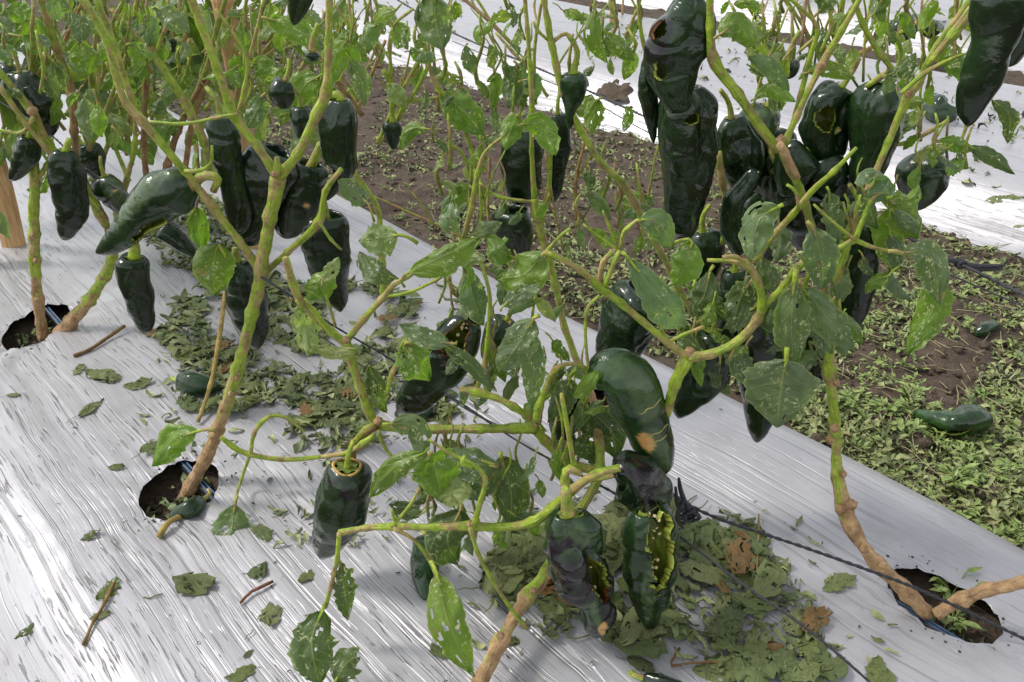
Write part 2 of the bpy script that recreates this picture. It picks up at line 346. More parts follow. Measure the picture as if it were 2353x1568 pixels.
LC = {'g': (.130, .205, .100), 'b': (.145, .265, .014), 'p': (.27, .33, .14), 'd': (.062, .115, .034), 'y': (.22, .29, .055)}  # 'b': vivid green of undersides and of backlight, both put into the colour
def leaf_geo(mid, nrm, W, seed, nt=16, ns=10, fold=.35, wav=.12, rag=.12, holes=.0, shape=.42, asym=0., taper=1.):
    """mid: (nt,3) midrib; returns verts, faces, uv. W full width"""
    rr = random.Random(seed); mid = np.array(mid); nt = len(mid); so_ = rr.random()*50
    T = np.gradient(mid, axis=0); T /= np.linalg.norm(T, axis=1)[:, None]+1e-9
    vs = []; uv = []
    for i in range(nt):
        t = i/(nt-1); n = np.array(nrm if np.ndim(nrm) == 1 else nrm[i], float); n = n-T[i]*np.dot(n, T[i]); n /= np.linalg.norm(n)+1e-9
        b = np.cross(T[i], n)
        wt = (t/shape)**.75 if t < shape else 1.; wt = math.sin(min(1, wt)*math.pi/2)
        if t >= shape: wt = math.cos(((t-shape)/(1-shape))**1.35*math.pi/2)**.85 if t < 1 else 0.
        wt = max(wt, .02)
        for j in range(ns+1):
            s = -1+2*j/ns; e = 1+rag*(nz((t*7, s*1.3+(3 if s > 0 else 0), so_), 1.6)*1.1 + .7*nz((t*17, math.copysign(1, s), so_), 1.5))*abs(s)**2
            w = W*.5*wt*s*e*(1+asym*math.copysign(1, s))
            z = -fold*abs(w)*(.5+.5*abs(s)) + W*wav*nz((t*3.2, s*1.4, so_), 1.25)*(.35+abs(s)) + W*.05*nz((t*9, s*4, so_), 1.)
            vs.append(mid[i]+b*w*(1-.25*fold)+n*z); uv.append((t, s))
    fs = []
    for i in range(nt-1):
        for j in range(ns):
            if holes > 0:
                t, s = (i+.5)/nt, -1+2*(j+.5)/ns
                if nz((t*5.2, s*2.6, so_+9), 1.3) > .62-holes*.55 and (abs(s) > .15): continue
            a = i*(ns+1)+j; fs.append((a, a+ns+1, a+ns+2, a+1))
    return vs, fs, uv
def leaf(plant, cls, w, pts, fold=.38, wav=.20, rag=.20, holes=.25, tilt=0., flip=False, shape=.42, asym=0., nh=None, pet=True, up=.25):
    """pts: world points [stalk start, blade base, ..., tip]"""
    o0 = np.array(wloc(plant)); P = [np.array(p) for p in pts]
    m = spline(P[1:], 25); c = m[12]; to = np.array(CAM)-c; to /= np.linalg.norm(to); n = to + np.array((0, 0, up))
    if nh is not None: n = n+np.array(nh)
    ax = P[-1]-P[1]; ax /= np.linalg.norm(ax)+1e-9
    if tilt: n = n*math.cos(tilt)+np.cross(ax, n)*math.sin(tilt)
    if flip: n = -n
    Wm = px2m(w, Vector(c)); sd_ = R.randrange(10**6)
    vs, fs, uv = leaf_geo(m, n, Wm, sd_, 25, 18, fold, wav, rag, holes, shape, asym)
    o = link("leaf", mesh("leaf", np.array(vs)-o0, fs, M_LEAF, uv), plant)
    k = LC[cls]; j = R.uniform(.85, 1.18); o.color = (k[0]*j*R.uniform(.9, 1.1), k[1]*j, k[2]*j*R.uniform(.85, 1.15), 1)
    if pet:
        r0 = max(.0009, min(Wm*.05, .0022)); L = np.linalg.norm(P[1]-P[0])
        if L > .004:
            mpt = (P[0]+P[1])/2 + np.array((0, 0, L*.12))
            tube("petiole", [P[0], mpt, P[1], m[4]], [r0*1.2, r0, r0, r0*.5], o, sides=6, bump=.03, knots=False)
    return o

def pepper3(name, label, P, Rd, top='calyx', stalk=None, wall=.0042, tears=(), scars=(), rots=(), pales=(), cracks=(), seeds=0, seed=0, amp=.075, lob=.07, nl=3, flat=.88,
            tint=(1, 1, 1), rim=None, group="poblano peppers hanging on the plants", cat="pepper", rin=.10, round_tip=.12):
    rr = random.Random(seed*31+5); P = np.array([tuple(p) for p in P]); root = thing(name, label, cat, Vector(P[0]), group); o0 = P[0]
    n, ns = (84, 72) if tears else (54, 44); Q = spline(np.c_[P, Rd], n); rad = np.maximum(Q[:, 3], .001)*(1-.16*np.linspace(0, 1, n)**2); Q = Q[:, :3]
    T = np.gradient(Q, axis=0); T /= np.linalg.norm(T, axis=1)[:, None]+1e-9
    ts = np.linspace(0, 1, n); ph = rr.random()*6.28; off = rr.random()*40
    cap = np.where(ts < rin, np.sqrt(np.clip(1-((rin-ts)/rin)**2*.55, 0, 1)), 1.)*np.where(ts > 1-round_tip, np.sqrt(np.clip(1-((ts-1+round_tip)/round_tip)**2, .003, 1)), 1.)
    rad = rad*cap; rows = []; par = []
    r0 = rad[0]; dp = {'calyx': .30, 'open': 1.5, 'stub': .5}.get(top, .3)
    pre = ((.10, dp), (.35, dp*.92), (.62, dp*.55), (.84, dp*.15)) if top != 'open' else ((.45, dp), (.66, dp*.75), (.80, dp*.4), (.92, dp*.1))
    def frame(i):
        to = np.array(CAM)-Q[i]; nn = to-T[i]*np.dot(to, T[i]); nn /= np.linalg.norm(nn)+1e-9; return nn, np.cross(nn, T[i])
    def disp(i, th, d):
        t = ts[i]; q = Q[i]+d*rad[i]
        g = 1+lob*math.cos(nl*th+ph+1.2*t)*(1-t)*1.3 + lob*.5*math.cos(2*th+ph*2+3*t)
        g += amp*2.7*nz(q, 18, off)+amp*1.5*nz(q, 38, off+3)+amp*.4*nz(q, 85, off+6); cr = nz(q, 25, off+8); g -= amp*.75*(max(0, .17-abs(cr))/.17)**1.5
        gv = math.cos(nl*th+ph+1.2*t); g -= lob*1.2*max(0., -gv-.55)*(1-t*.6)            # furrows between the lobes
        return g
    vs = []; att = {"scar": [], "rot": [], "pale": []}
    def pt(i, th, k=1.):
        nn, bb = frame(i); d = nn*math.cos(th)*flat+bb*math.sin(th); return Q[i]+d*rad[i]*disp(i, th, d)*k
    def mask(lst, t, th, q):
        m = 0.
        for (tc, thc, a, b) in lst:
            dth = (th-thc+math.pi) % (2*math.pi)-math.pi; r = math.hypot((t-tc)/a, dth/b)+.30*nz(q, 110, off)
            m = max(m, min(1, max(0, (1.12-r)/.24)))
        return m
    F0 = [frame(i) for i in range(n)]
    for (k, dz) in pre:
        for j in range(ns):
            th = 2*math.pi*j/ns; p1 = pt(0, th); vs.append(Q[0]+(p1-Q[0])*k+T[0]*r0*dz); par.append((-.02-dz*.02, th))
    for i in range(n):
        for j in range(ns):
            th = 2*math.pi*j/ns; vs.append(pt(i, th)); par.append((ts[i], th))
    vs.append(Q[-1]+T[-1]*rad[-1]*.3); par.append((1., 0)); vs = np.array(vs); nr = n+len(pre)
    for (t, th), q in zip(par, vs):
        att["scar"].append(mask(scars, t, th, q)); att["rot"].append(mask(rots, t, th, q)); att["pale"].append(mask(pales, t, th, q))
    def torn(t, th, q):
        for (tc, thc, a, b) in tears:
            dth = (th-thc+math.pi) % (2*math.pi)-math.pi
            if math.hypot((t-tc)/a, dth/b) < 1+.35*nz(q, 70, off+2)+.18*nz(q, 160, off+2): return True
        return False
    fs = []; cut = []
    for i in range(nr-1):
        for j in range(ns):
            j2 = (j+1) % ns; f = (i*ns+j, i*ns+j2, (i+1)*ns+j2, (i+1)*ns+j); t = (par[f[0]][0]+par[f[3]][0])/2; th = 2*math.pi*(j+.5)/ns
            (cut if torn(t, th, vs[f[0]]) else fs).append(f)
    tip = len(vs)-1
    for j in range(ns): fs.append(((nr-1)*ns+j, (nr-1)*ns+(j+1) % ns, tip))
    sk = link("skin", mesh("skin", vs-o0, fs, M_SKIN, attr=att), root); sk.color = (*tint, 1)
    if tears:                                                     # the wall has thickness: inner face and torn rim
        cen = np.vstack([np.repeat(Q[:1], ns*len(pre), 0), np.repeat(Q, ns, 0), Q[-1:]]); d = cen-vs; L = np.linalg.norm(d, axis=1)[:, None]+1e-9
        inn = vs+d/L*np.minimum(wall, L*.35); N = len(vs); ff = [tuple(N+q for q in reversed(f)) for f in fs if f[0] >= ns*len(pre)]
        ec = {}
        for f in fs:
            for a, b in zip(f, f[1:]+f[:1]): ec[(min(a, b), max(a, b))] = ec.get((min(a, b), max(a, b)), 0)+1
        for (a, b), c in ec.items():
            if c == 1 and min(a, b) >= ns: ff.append((a, b, N+b, N+a))
        av = np.vstack([vs+(inn-vs)*.12, inn]); rt = [mask(rots, t, th, q) for (t, th), q in zip(par, vs)]*2
        link("flesh", mesh("flesh", av-o0, ff, M_FLESH, attr={"rot": rt, "lip": [1.]*N+[.12]*N}), root)
    if cracks:
        for (t, a0, a1) in cracks:
            pp = []
            for k in range(12):
                th = a0+(a1-a0)*k/11; ti = min(max(t+.018*nz((th*3, t, off), 1.5), 0), .98); i = int(ti*(n-1)); pp.append(pt(i, th, 1.0)*(1-(ti*(n-1)-i))+pt(min(i+1, n-1), th, 1.0)*(ti*(n-1)-i))
            tube("crack", [Vector(p) for p in pp], [.0004]+[.0009]*10+[.0004], root, M_CRACK, 5, 0., None, False, .004)
    if seeds and tears:
        tc, thc, a, b = tears[0]; sv = []; sf = []
        for k in range(seeds):
            t = tc+a*rr.uniform(-.7, .75); th = thc+b*rr.uniform(-.8, .3); i = min(n-1, max(0, int(t*(n-1)))); c = Q[i]+(pt(i, th)-Q[i])*.62
            ax = np.array([rr.gauss(0, 1) for _ in range(3)]); ax /= np.linalg.norm(ax); bx = np.cross(ax, [.3, .5, .8]); bx /= np.linalg.norm(bx); cx = np.cross(ax, bx); b0 = len(sv); s = .0024
            for q in range(7): sv.append(c+(bx*math.cos(q*.9)+cx*math.sin(q*.9))*s)
            sv += [c+ax*s*.35, c-ax*s*.35]
            for q in range(7): sf += [(b0+q, b0+(q+1) % 7, b0+7), (b0+(q+1) % 7, b0+q, b0+8)]
        tag(link("seeds", mesh("seeds", np.array(sv)-o0, sf, M_SEED), root), kind="stuff")
    if rim:                                                       # dried ring round the shoulder
        pp = [Vector(Q[0]+(pt(0, 2*math.pi*k/22)-Q[0])*.93+T[0]*r0*.04) for k in range(23)]
        tube("rim", pp, [.0016*rr.uniform(.7, 1.5) for _ in pp], root, rim, 6, .3, None, False, .004)
    if top in ('calyx', 'stub'):
        cv = [Q[0]+T[0]*r0*dp*.75 - T[0]*r0*.10]; cf = []; nn, bb = F0[0]; m = 24
        for q, (k, h) in enumerate(((.30, .05), (.55, .02), (.74, -.02))):
            for j in range(m):
                th = 2*math.pi*j/m; e = 1+(.16*math.cos(6*th+ph)+.08*rr.uniform(-1, 1))*(q/2); d = nn*math.cos(th)*flat+bb*math.sin(th)
                cv.append(Q[0]+d*r0*k*e+T[0]*r0*(dp*(.72-.62*(k/.74)**2)-h*0-.10*(1-q*.3)))
        for j in range(m): cf.append((0, 1+(j+1) % m, 1+j))
        for q in range(2):
            for j in range(m): a = 1+q*m+j; b_ = 1+q*m+(j+1) % m; cf.append((a, b_, b_+m, a+m))
        link("calyx", mesh("calyx", np.array(cv)-o0, cf, M_CALYX), root)
    if not stalk and top != 'open':
        e = Vector((rr.uniform(-1, 1), rr.uniform(-.6, .6), 0))*.012; q0 = Vector(Q[0]); t0 = Vector(T[0])
        stalk = [(q0-t0*.010, .0032), (q0-t0*.022+e*.4, .0028), (q0-t0*.030+e*1.4+Vector((0, 0, .004)), .0026)]
    if stalk:
        sp = [Vector(Q[0]+T[0]*r0*dp*.7)]+[Vector(p) for p, _ in stalk]; sr = [stalk[0][1]*1.25]+[r for _, r in stalk]
        tube("stalk", sp, sr, root, M_STEM, 8, .06, None, False, .007)
    return root

# ------------------------------------------------------------------ the plants traced at their own distance
PL = {}
def plant(key, x, y, Y, label):
    b = gr(x, y, -.03); PL[key] = (thing("pepper_plant", label, "plant", b, "poblano pepper plants in the beds"), Y)
plant('A', 95, 775, 1.40, "two-stemmed pepper plant rising from the planting hole beside the slanting wooden stake")
plant('B', 440, 1120, .94, "upright pepper plant with thick forked green stem in the left foreground hole")
plant('D', 1040, 1672, .74, "broken pepper plant sprawling low across the middle foreground with bent branches")
plant('C', 2120, 1392, .80, "tall pepper plant with brown knotted trunk at the right hole, hung with dark fruit")
plant('M', 1367, 927, 1.12, "slim-stemmed pepper plant standing behind the sprawling broken plant, by the soil path")
plant('E', 880, 668, 1.46, "pepper plant behind the open-topped pepper, near the far edge of the film")
def pts3(key, pts, dy0=0.):
    Y = PL[key][1]+dy0; out = []
    for p in pts:
        out.append(at(p[0], p[1], Y+(p[3] if len(p) > 3 else 0.)))
    return out
def stem(key, pts, name="branch", dy=0., bark=None, color=None, sides=10):
    """pts: (x, y, width px, extra distance)"""
    W = pts3(key, pts, dy); rad = [px2m(p[2], w)*.42 for p, w in zip(pts, W)]
    return tube(name, W, rad, PL[key][0], M_STEM, sides+(4 if name == 'stem' else 0), .30 if name == 'stem' else .15, bark, color=color, step=.008)
def low(z0, z1): return lambda p: 1-(p[2]-z0)/(z1-z0)
# plant B
stem('B', [(425, 1150, 42), (440, 1118, 38), (470, 1060, 34), (500, 990, 34), (545, 850, 31), (580, 720, 31), (600, 620, 36), (620, 500, 31), (640, 408, 42)], "stem", 0, low(.03, .20))
stem('B', [(640, 408, 32), (683, 355, 24), (728, 262, 28), (750, 210, 27), (755, 100, 21), (757, -20, 21)], dy=.0)
stem('B', [(640, 408, 32), (592, 338, 22), (540, 268, 27), (500, 160, 23), (463, 60, 22), (430, -30, 25)], dy=.0)
stem('B', [(596, 620, 26), (545, 548, 20), (492, 480, 24), (425, 395, 20), (330, 282, 24), (290, 238, 20), (262, 160, 20), (245, 90, 22), (180, -20, 20)], dy=.01)
stem('B', [(600, 635, 22), (660, 580, 16), (733, 510, 22), (748, 440, 15), (785, 388, 14)], dy=.02)
stem('B', [(735, 512, 9), (760, 550, 8), (785, 575, 7)], dy=.0)
stem('B', [(330, 282, 16), (300, 220, 18), (265, 110, 18), (230, 20, 16), (215, -20, 15)], dy=.06)
stem('B', [(508, 1005, 15), (540, 1030, 14), (575, 1045, 15), (650, 1056, 13), (740, 1050, 12), (800, 1040, 12), (850, 1010, 12)], dy=-.03)
stem('B', [(575, 1045, 12), (583, 1000, 11), (600, 972, 13), (628, 955, 11), (660, 962, 8), (700, 992, 7)], dy=-.03)
stem('B', [(575, 1045, 10), (555, 1100, 9), (540, 1150, 8, -.05)], dy=-.03)
stem('B', [(345, 280, 9), (420, 285, 9), (500, 270, 10), (545, 262, 10)], dy=-.01)
stem('B', [(425, 395, 14), (460, 392, 10), (485, 375, 9), (487, 335, 7)], dy=-.01)
stem('B', [(545, 268, 12), (562, 205, 12), (570, 140, 13), (545, 90, 8), (495, 20, 8)], dy=.05)
stem('B', [(570, 140, 9), (590, 70, 9), (605, 0, 8)], dy=.05)
stem('B', [(636, 405, 18), (637, 382, 17), (636, 362, 16)], "stub", dy=-.01)
# plant A
stem('A', [(108, 790, 29), (100, 770, 27), (88, 690, 27), (80, 600, 26), (79, 540, 26), (78, 470, 25), (80, 400, 25), (74, 330, 20), (78, 260, 18)], "stem", -.02, low(-.02, .22))
stem('A', [(78, 262, 26), (40, 215, 18), (0, 168, 16), (-40, 130, 14)], bark=low(.1, .55), dy=-.04)
stem('A', [(78, 262, 24), (105, 320, 20), (150, 375, 20), (195, 430, 19), (225, 490, 20), (245, 520, 22)], dy=-.03)
stem('A', [(120, 785, 34), (160, 742, 34), (205, 690, 31), (240, 635, 27), (258, 595, 26), (268, 540, 20), (272, 490, 20), (290, 420, 16), (310, 330, 13), (308, 240, 13)], "stem", -.03, low(-.02, .13))
stem('A', [(250, 540, 16), (240, 500, 16), (215, 450, 14), (180, 380, 14), (170, 300, 20), (165, 215, 22), (130, 110, 20), (90, -10, 18)], dy=-.02, bark=low(.2, .75), color=(.72, .66, .6, 1))
stem('A', [(118, 362, 12), (190, 430, 14), (235, 485, 12)], dy=-.05)
stem('A', [(0, 200, 16), (60, 285, 14), (120, 360, 14)], dy=-.06)
stem('A', [(80, 420, 12), (108, 380, 14), (118, 360, 10)], dy=-.02)
stem('A', [(78, 270, 14), (50, 305, 10), (0, 300, 9)], dy=-.06)
stem('A', [(150, 275, 10), (120, 225, 8), (75, 165, 8), (55, 90, 8), (20, 78, 6)], dy=.05)
stem('A', [(150, 300, 10), (105, 240, 8), (70, 175, 7)], dy=.05)
# plant E and the far-left tangle in the same row
stem('E', [(880, 690, 22), (882, 640, 20), (873, 560, 18), (868, 480, 16), (830, 420, 14), (800, 380, 12)], "stem", .0)
stem('E', [(360, 480, 22, .1), (385, 380, 20, .1), (410, 300, 16, .1), (470, 170, 15, .1), (500, 60, 13, .1), (520, -10, 12, .1)], bark=low(.3, .6), color=(.75, .7, .62, 1))
stem('E', [(340, 440, 18, .1), (330, 330, 15, .1), (335, 200, 17, .1), (340, 130, 15, .1)], bark=low(.2, .6), color=(.7, .62, .58, 1))
stem('E', [(425, 390, 15, .1), (445, 270, 15, .1), (478, 185, 14, .1)], bark=low(.3, .6), color=(.75, .7, .62, 1))
stem('E', [(485, 410, 14, .1), (470, 330, 22, .0), (430, 245, 22, .0), (370, 150, 20, 0), (340, 115, 14, 0), (255, 20, 12, 0)])
stem('E', [(355, 130, 12), (372, 85, 12), (390, 40, 9), (385, -5, 8)])
stem('E', [(315, 560, 10, -.3), (318, 590, 14, -.32)], name="stub")
# plant M and the plants beside it
stem('M', [(1375, 950, 22), (1300, 760, 19), (1278, 660, 19), (1255, 575, 22), (1235, 500, 21), (1228, 455, 20)], "stem", .0, low(-.02, .2))
stem('M', [(1228, 455, 17), (1222, 350, 13), (1222, 250, 14), (1218, 150, 13), (1212, 70, 12), (1205, -20, 12)])
stem('M', [(1235, 500, 15), (1258, 450, 14), (1265, 350, 13), (1270, 290, 13)])
stem('M', [(1230, 470, 8), (1240, 484, 8), (1258, 470, 8), (1266, 430, 7)])
stem('M', [(1590, 720, 16), (1540, 620, 18), (1480, 510, 20), (1430, 420, 20), (1385, 380, 18), (1330, 290, 18), (1295, 215, 19), (1268, 105, 19), (1250, 0, 16), (1245, -30, 15)], "stem", -.08, low(.1, .3))
stem('M', [(1268, 98, 12), (1300, 78, 10), (1320, 100, 11), (1326, 150, 14)], "stalk", -.08)
stem('M', [(1262, 95, 9), (1235, 70, 9), (1225, 50, 9)], dy=-.08)
stem('M', [(1060, 560, 10), (1080, 490, 14), (1098, 400, 14), (1115, 350, 9), (1160, 310, 7)], dy=-.05)
stem('M', [(1095, 385, 12), (1075, 320, 12), (1040, 245, 13), (1000, 190, 13), (978, 120, 12), (970, 75, 11)], dy=.05)
stem('M', [(1100, 420, 9), (1140, 450, 10), (1200, 462, 10), (1230, 465, 10)], dy=.0)
stem('M', [(1090, 455, 8), (1060, 350, 8), (1000, 320, 6)], dy=.1)
stem('M', [(1505, 170, 12), (1480, 105, 12), (1470, 50, 10), (1465, -20, 10)], dy=-.02)
stem('M', [(1230, 240, 12), (1228, 120, 10), (1245, 0, 9)], dy=.2)
stem('M', [(740, 590, 12), (760, 500, 9)], dy=.3)
stem('M', [(880, 160, 14, .2), (905, 200, 14, .2), (930, 235, 16, .2), (895, 300, 15, .2), (870, 330, 12, .2)])
stem('M', [(922, 180, 9, .2), (930, 240, 12, .2), (985, 150, 11, .2), (985, 100, 8, .2)])
stem('M', [(930, 235, 9, .2), (985, 228, 8, .2), (1010, 222, 6, .2)])
stem('M', [(905, 200, 9, .2), (895, 110, 10, .2), (905, 60, 8, .2), (950, 20, 8, .2)])
# plant C
stem('C', [(2130, 1412, 42, -.115), (2085, 1360, 40, -.105), (2010, 1290, 38, -.085), (1960, 1220, 36, -.06), (1940, 1165, 42, -.04), (1925, 1090, 30, -.02), (1918, 960, 29), (1905, 850, 29), (1912, 740, 25), (1925, 640, 24), (1955, 530, 24), (1985, 450, 24)], "stem", .0, low(.03, .24))
stem('C', [(2150, 1412, 34, -.125), (2210, 1378, 36, -.125), (2270, 1356, 34, -.135), (2353, 1337, 30, -.14), (2420, 1310, 28, -.14)], "stem", .0, lambda p: 1.)
stem('C', [(1905, 830, 22, .05), (1890, 640, 22, .06), (1850, 470, 22, .06), (1815, 385, 24, .04), (1795, 335, 34, .02)], "stem", .0, low(.2, .7))
stem('C', [(1790, 345, 30), (1745, 290, 24), (1695, 215, 25), (1640, 140, 30), (1632, 60, 20), (1632, -20, 19)], dy=.02)
stem('C', [(1800, 335, 26), (1830, 270, 17), (1862, 200, 17), (1888, 150, 22), (1935, 70, 17), (1985, -20, 15)], dy=.02, bark=lambda p: .3)
stem('C', [(1812, 320, 14), (1838, 225, 14), (1868, 110, 14), (1880, 70, 14), (1862, 40, 10), (1795, -20, 10)], dy=.04)
stem('C', [(1886, 120, 12), (1910, 60, 11), (1895, -20, 9)], dy=.03)
stem('C', [(1985, 460, 22, .0), (2040, 330, 18, .02), (2085, 225, 22, .02), (2110, 190, 22, .02), (2150, 110, 16, .02), (2215, 20, 16, .02), (2240, -20, 16, .02)], bark=lambda p: .35)
stem('C', [(2060, 170, 14), (2020, 120, 16), (1985, 60, 15), (1955, -20, 14)], dy=.03, bark=lambda p: .3)
stem('C', [(2130, 150, 14), (2190, 80, 26), (2235, 20, 28)], dy=.0, bark=lambda p: .3)
stem('C', [(2070, 215, 12), (2130, 165, 12), (2200, 130, 8), (2280, 110, 8)], dy=-.01)
stem('C', [(1880, 165, 10, .25), (1960, 130, 11, .25), (2060, 80, 11, .25), (2160, 20, 10, .25)], bark=lambda p: .5, color=(1.1, .9, .7, 1))
stem('C', [(2010, 330, 12), (2080, 330, 12), (2140, 300, 12), (2180, 275, 9)], dy=.08, bark=lambda p: .25)
stem('C', [(1835, 120, 9, .03), (1880, 80, 8, .03)], dy=.05)
stem('C', [(1790, 330, 20), (1805, 355, 20), (1835, 410, 14)], "stub", dy=-.02, bark=lambda p: .8)
stem('C', [(1650, 350, 20, .06), (1660, 420, 20, .06), (1670, 480, 16, .06), (1660, 560, 14, .06)], dy=.04)
stem('C', [(1640, 150, 18), (1700, 230, 14), (1740, 270, 12)], dy=.06)
# plant D: trunk, the low horizontal branches, the forked right arm
stem('D', [(1030, 1690, 46, -.21), (1105, 1562, 40, -.17), (1150, 1475, 37, -.13), (1210, 1375, 36, -.08), (1268, 1300, 36, -.05), (1330, 1180, 30, -.01), (1378, 1085, 28, .02), (1376, 1010, 25, .05), (1370, 950, 24, .06)], "stem", .0, low(.0, .13))
stem('D', [(1378, 1085, 26, .02), (1300, 1060, 26, .02), (1255, 1015, 26, .03), (1232, 985, 32, .03)])
stem('D', [(1234, 985, 34), (1180, 985, 25), (1100, 986, 25), (1000, 986, 25), (930, 985, 25), (872, 977, 32)], dy=.03, bark=lambda p: .22)
stem('D', [(866, 980, 30), (845, 940, 26), (828, 890, 25), (808, 830, 25), (795, 785, 28)], dy=.03)
stem('D', [(795, 790, 24), (760, 762, 20), (725, 725, 20), (695, 690, 20)], dy=.03)
stem('D', [(695, 705, 24), (672, 650, 22), (656, 592, 20)], "broken_branch", dy=.025)
stem('D', [(795, 785, 22), (835, 735, 19), (875, 690, 16), (905, 655, 14), (940, 635, 11), (985, 600, 9)], dy=.03, bark=lambda p: .28)
stem('D', [(870, 685, 10), (940, 672, 8), (1000, 645, 9), (1025, 628, 9)], dy=.06)
stem('D', [(1065, 690, 14), (1040, 668, 14), (1030, 630, 12)], dy=.12, bark=lambda p: .5)
stem('D', [(866, 980, 26), (840, 990, 22), (815, 1022, 24), (805, 1062, 26)], "stalk", dy=.02, bark=lambda p: .45, color=(.72, .62, .5, 1))
stem('D', [(860, 1000, 14), (835, 1020, 20), (800, 1040, 14), (740, 1050, 12)], dy=.01)
stem('D', [(870, 990, 10), (885, 1030, 9), (925, 1075, 8)], dy=-.02)
stem('D', [(1234, 970, 28), (1240, 930, 22), (1255, 890, 16), (1275, 850, 15), (1310, 836, 12), (1345, 846, 11), (1355, 870, 9), (1330, 905, 8)], dy=.0, bark=lambda p: .3)
stem('D', [(1225, 965, 14), (1180, 935, 20), (1140, 915, 16), (1095, 900, 24), (1055, 895, 16)], dy=.01, bark=lambda p: .3)
stem('D', [(1095, 895, 14), (1110, 850, 14), (1120, 780, 12), (1125, 680, 11), (1105, 600, 10)], dy=.03, bark=lambda p: .3)
stem('D', [(1425, 1075, 20), (1370, 1090, 24), (1318, 1125, 26), (1270, 1165, 27), (1225, 1200, 26), (1150, 1212, 23), (1080, 1210, 26), (1000, 1212, 20), (900, 1210, 20), (840, 1214, 17), (780, 1225, 20)], dy=-.07)
stem('D', [(1335, 1090, 18), (1305, 1078, 20), (1298, 1105, 24), (1302, 1160, 30)], "stalk", dy=-.085, bark=lambda p: .35)
stem('D', [(1320, 1075, 15), (1310, 1020, 14), (1298, 950, 14), (1290, 905, 11)], dy=-.06, bark=lambda p: .3)
stem('D', [(780, 1225, 14), (775, 1280, 12), (765, 1330, 12), (748, 1395, 13)], dy=-.10)
stem('D', [(780, 1240, 10), (775, 1275, 8), (795, 1320, 7)], dy=-.09, color=(.5, .3, .2, 1), bark=lambda p: .9)
stem('D', [(1080, 1215, 14), (1100, 1275, 12), (1135, 1340, 11), (1175, 1400, 11), (1208, 1442, 15)], "broken_branch", dy=-.12)
stem('D', [(905, 1215, 13), (950, 1240, 11), (985, 1285, 11), (1005, 1330, 8)], dy=-.10)
stem('D', [(1090, 1205, 20), (1105, 1150, 16), (1115, 1100, 13), (1090, 1070, 10), (1030, 1040, 10), (985, 1010, 8)], dy=-.09)
stem('D', [(1085, 1075, 10), (1062, 1065, 13), (1068, 1048, 10)], dy=-.10)
stem('D', [(900, 1210, 10), (940, 1165, 10), (965, 1120, 8)], dy=-.08)
stem('D', [(910, 1210, 8), (900, 1170, 8)], dy=-.08)
stem('D', [(1500, 1010, 20, .02), (1530, 950, 26, .01), (1552, 880, 30), (1580, 822, 40)], dy=-.02)
stem('D', [(1580, 822, 26), (1530, 785, 19), (1480, 742, 19), (1430, 700, 21), (1385, 665, 22), (1330, 620, 17), (1290, 595, 16), (1255, 577, 16)], dy=-.02, bark=lambda p: .25)
stem('D', [(1580, 822, 28), (1640, 812, 24), (1700, 780, 23), (1740, 735, 23), (1752, 700, 24), (1740, 645, 20), (1712, 605, 22), (1670, 600, 14), (1625, 598, 13)], dy=-.02, bark=lambda p: .2)
stem('D', [(1712, 605, 12), (1690, 590, 12), (1660, 592, 12)], dy=-.03)
stem('D', [(1752, 705, 20), (1800, 660, 19), (1832, 615, 18), (1890, 588, 17), (1965, 552, 20)], dy=-.02)
stem('D', [(1965, 552, 16), (1985, 500, 13), (2005, 455, 9), (2030, 440, 7)], dy=-.02)
stem('D', [(1965, 552, 14), (2010, 570, 10), (2060, 580, 8), (2085, 590, 6)], dy=-.02)
stem('D', [(1965, 552, 12), (1930, 525, 10), (1890, 490, 8), (1870, 470, 6)], dy=-.03)
stem('D', [(1832, 612, 13), (1828, 640, 10), (1822, 680, 7)], dy=-.03)
stem('D', [(1735, 600, 16, .05), (1770, 550, 18, .04), (1820, 495, 17, .03), (1870, 435, 16, .02), (1915, 395, 14, .01), (1968, 340, 9)], dy=-.02)
stem('D', [(1835, 485, 10), (1828, 440, 8), (1808, 425, 9)], dy=-.01)
stem('D', [(1382, 665, 16), (1378, 640, 15), (1388, 600, 16), (1415, 572, 14)], dy=-.01, bark=lambda p: .6)
stem('D', [(1390, 660, 14), (1405, 620, 13), (1425, 575, 14)], dy=-.02, bark=lambda p: .3)
stem('D', [(1425, 572, 12), (1435, 530, 10), (1465, 505, 8)], dy=-.03)
stem('D', [(1420, 570, 9), (1400, 520, 8), (1385, 485, 6)], dy=-.02)
stem('D', [(1420, 575, 8), (1370, 540, 7), (1340, 515, 6)], dy=-.01)
stem('D', [(1258, 575, 9), (1290, 540, 8), (1310, 525, 9)], dy=-.02)
stem('D', [(1378, 680, 9), (1352, 705, 10), (1345, 760, 9), (1352, 850, 8)], dy=-.01)
stem('D', [(1530, 785, 12), (1510, 730, 11), (1485, 650, 9), (1470, 620, 7)], dy=-.01)
stem('D', [(890, 905, 12), (900, 860, 14), (915, 830, 12), (925, 790, 9), (950, 770, 6)], dy=.02)
stem('D', [(1530, 790, 10), (1570, 770, 10), (1620, 750, 10)], dy=.02)

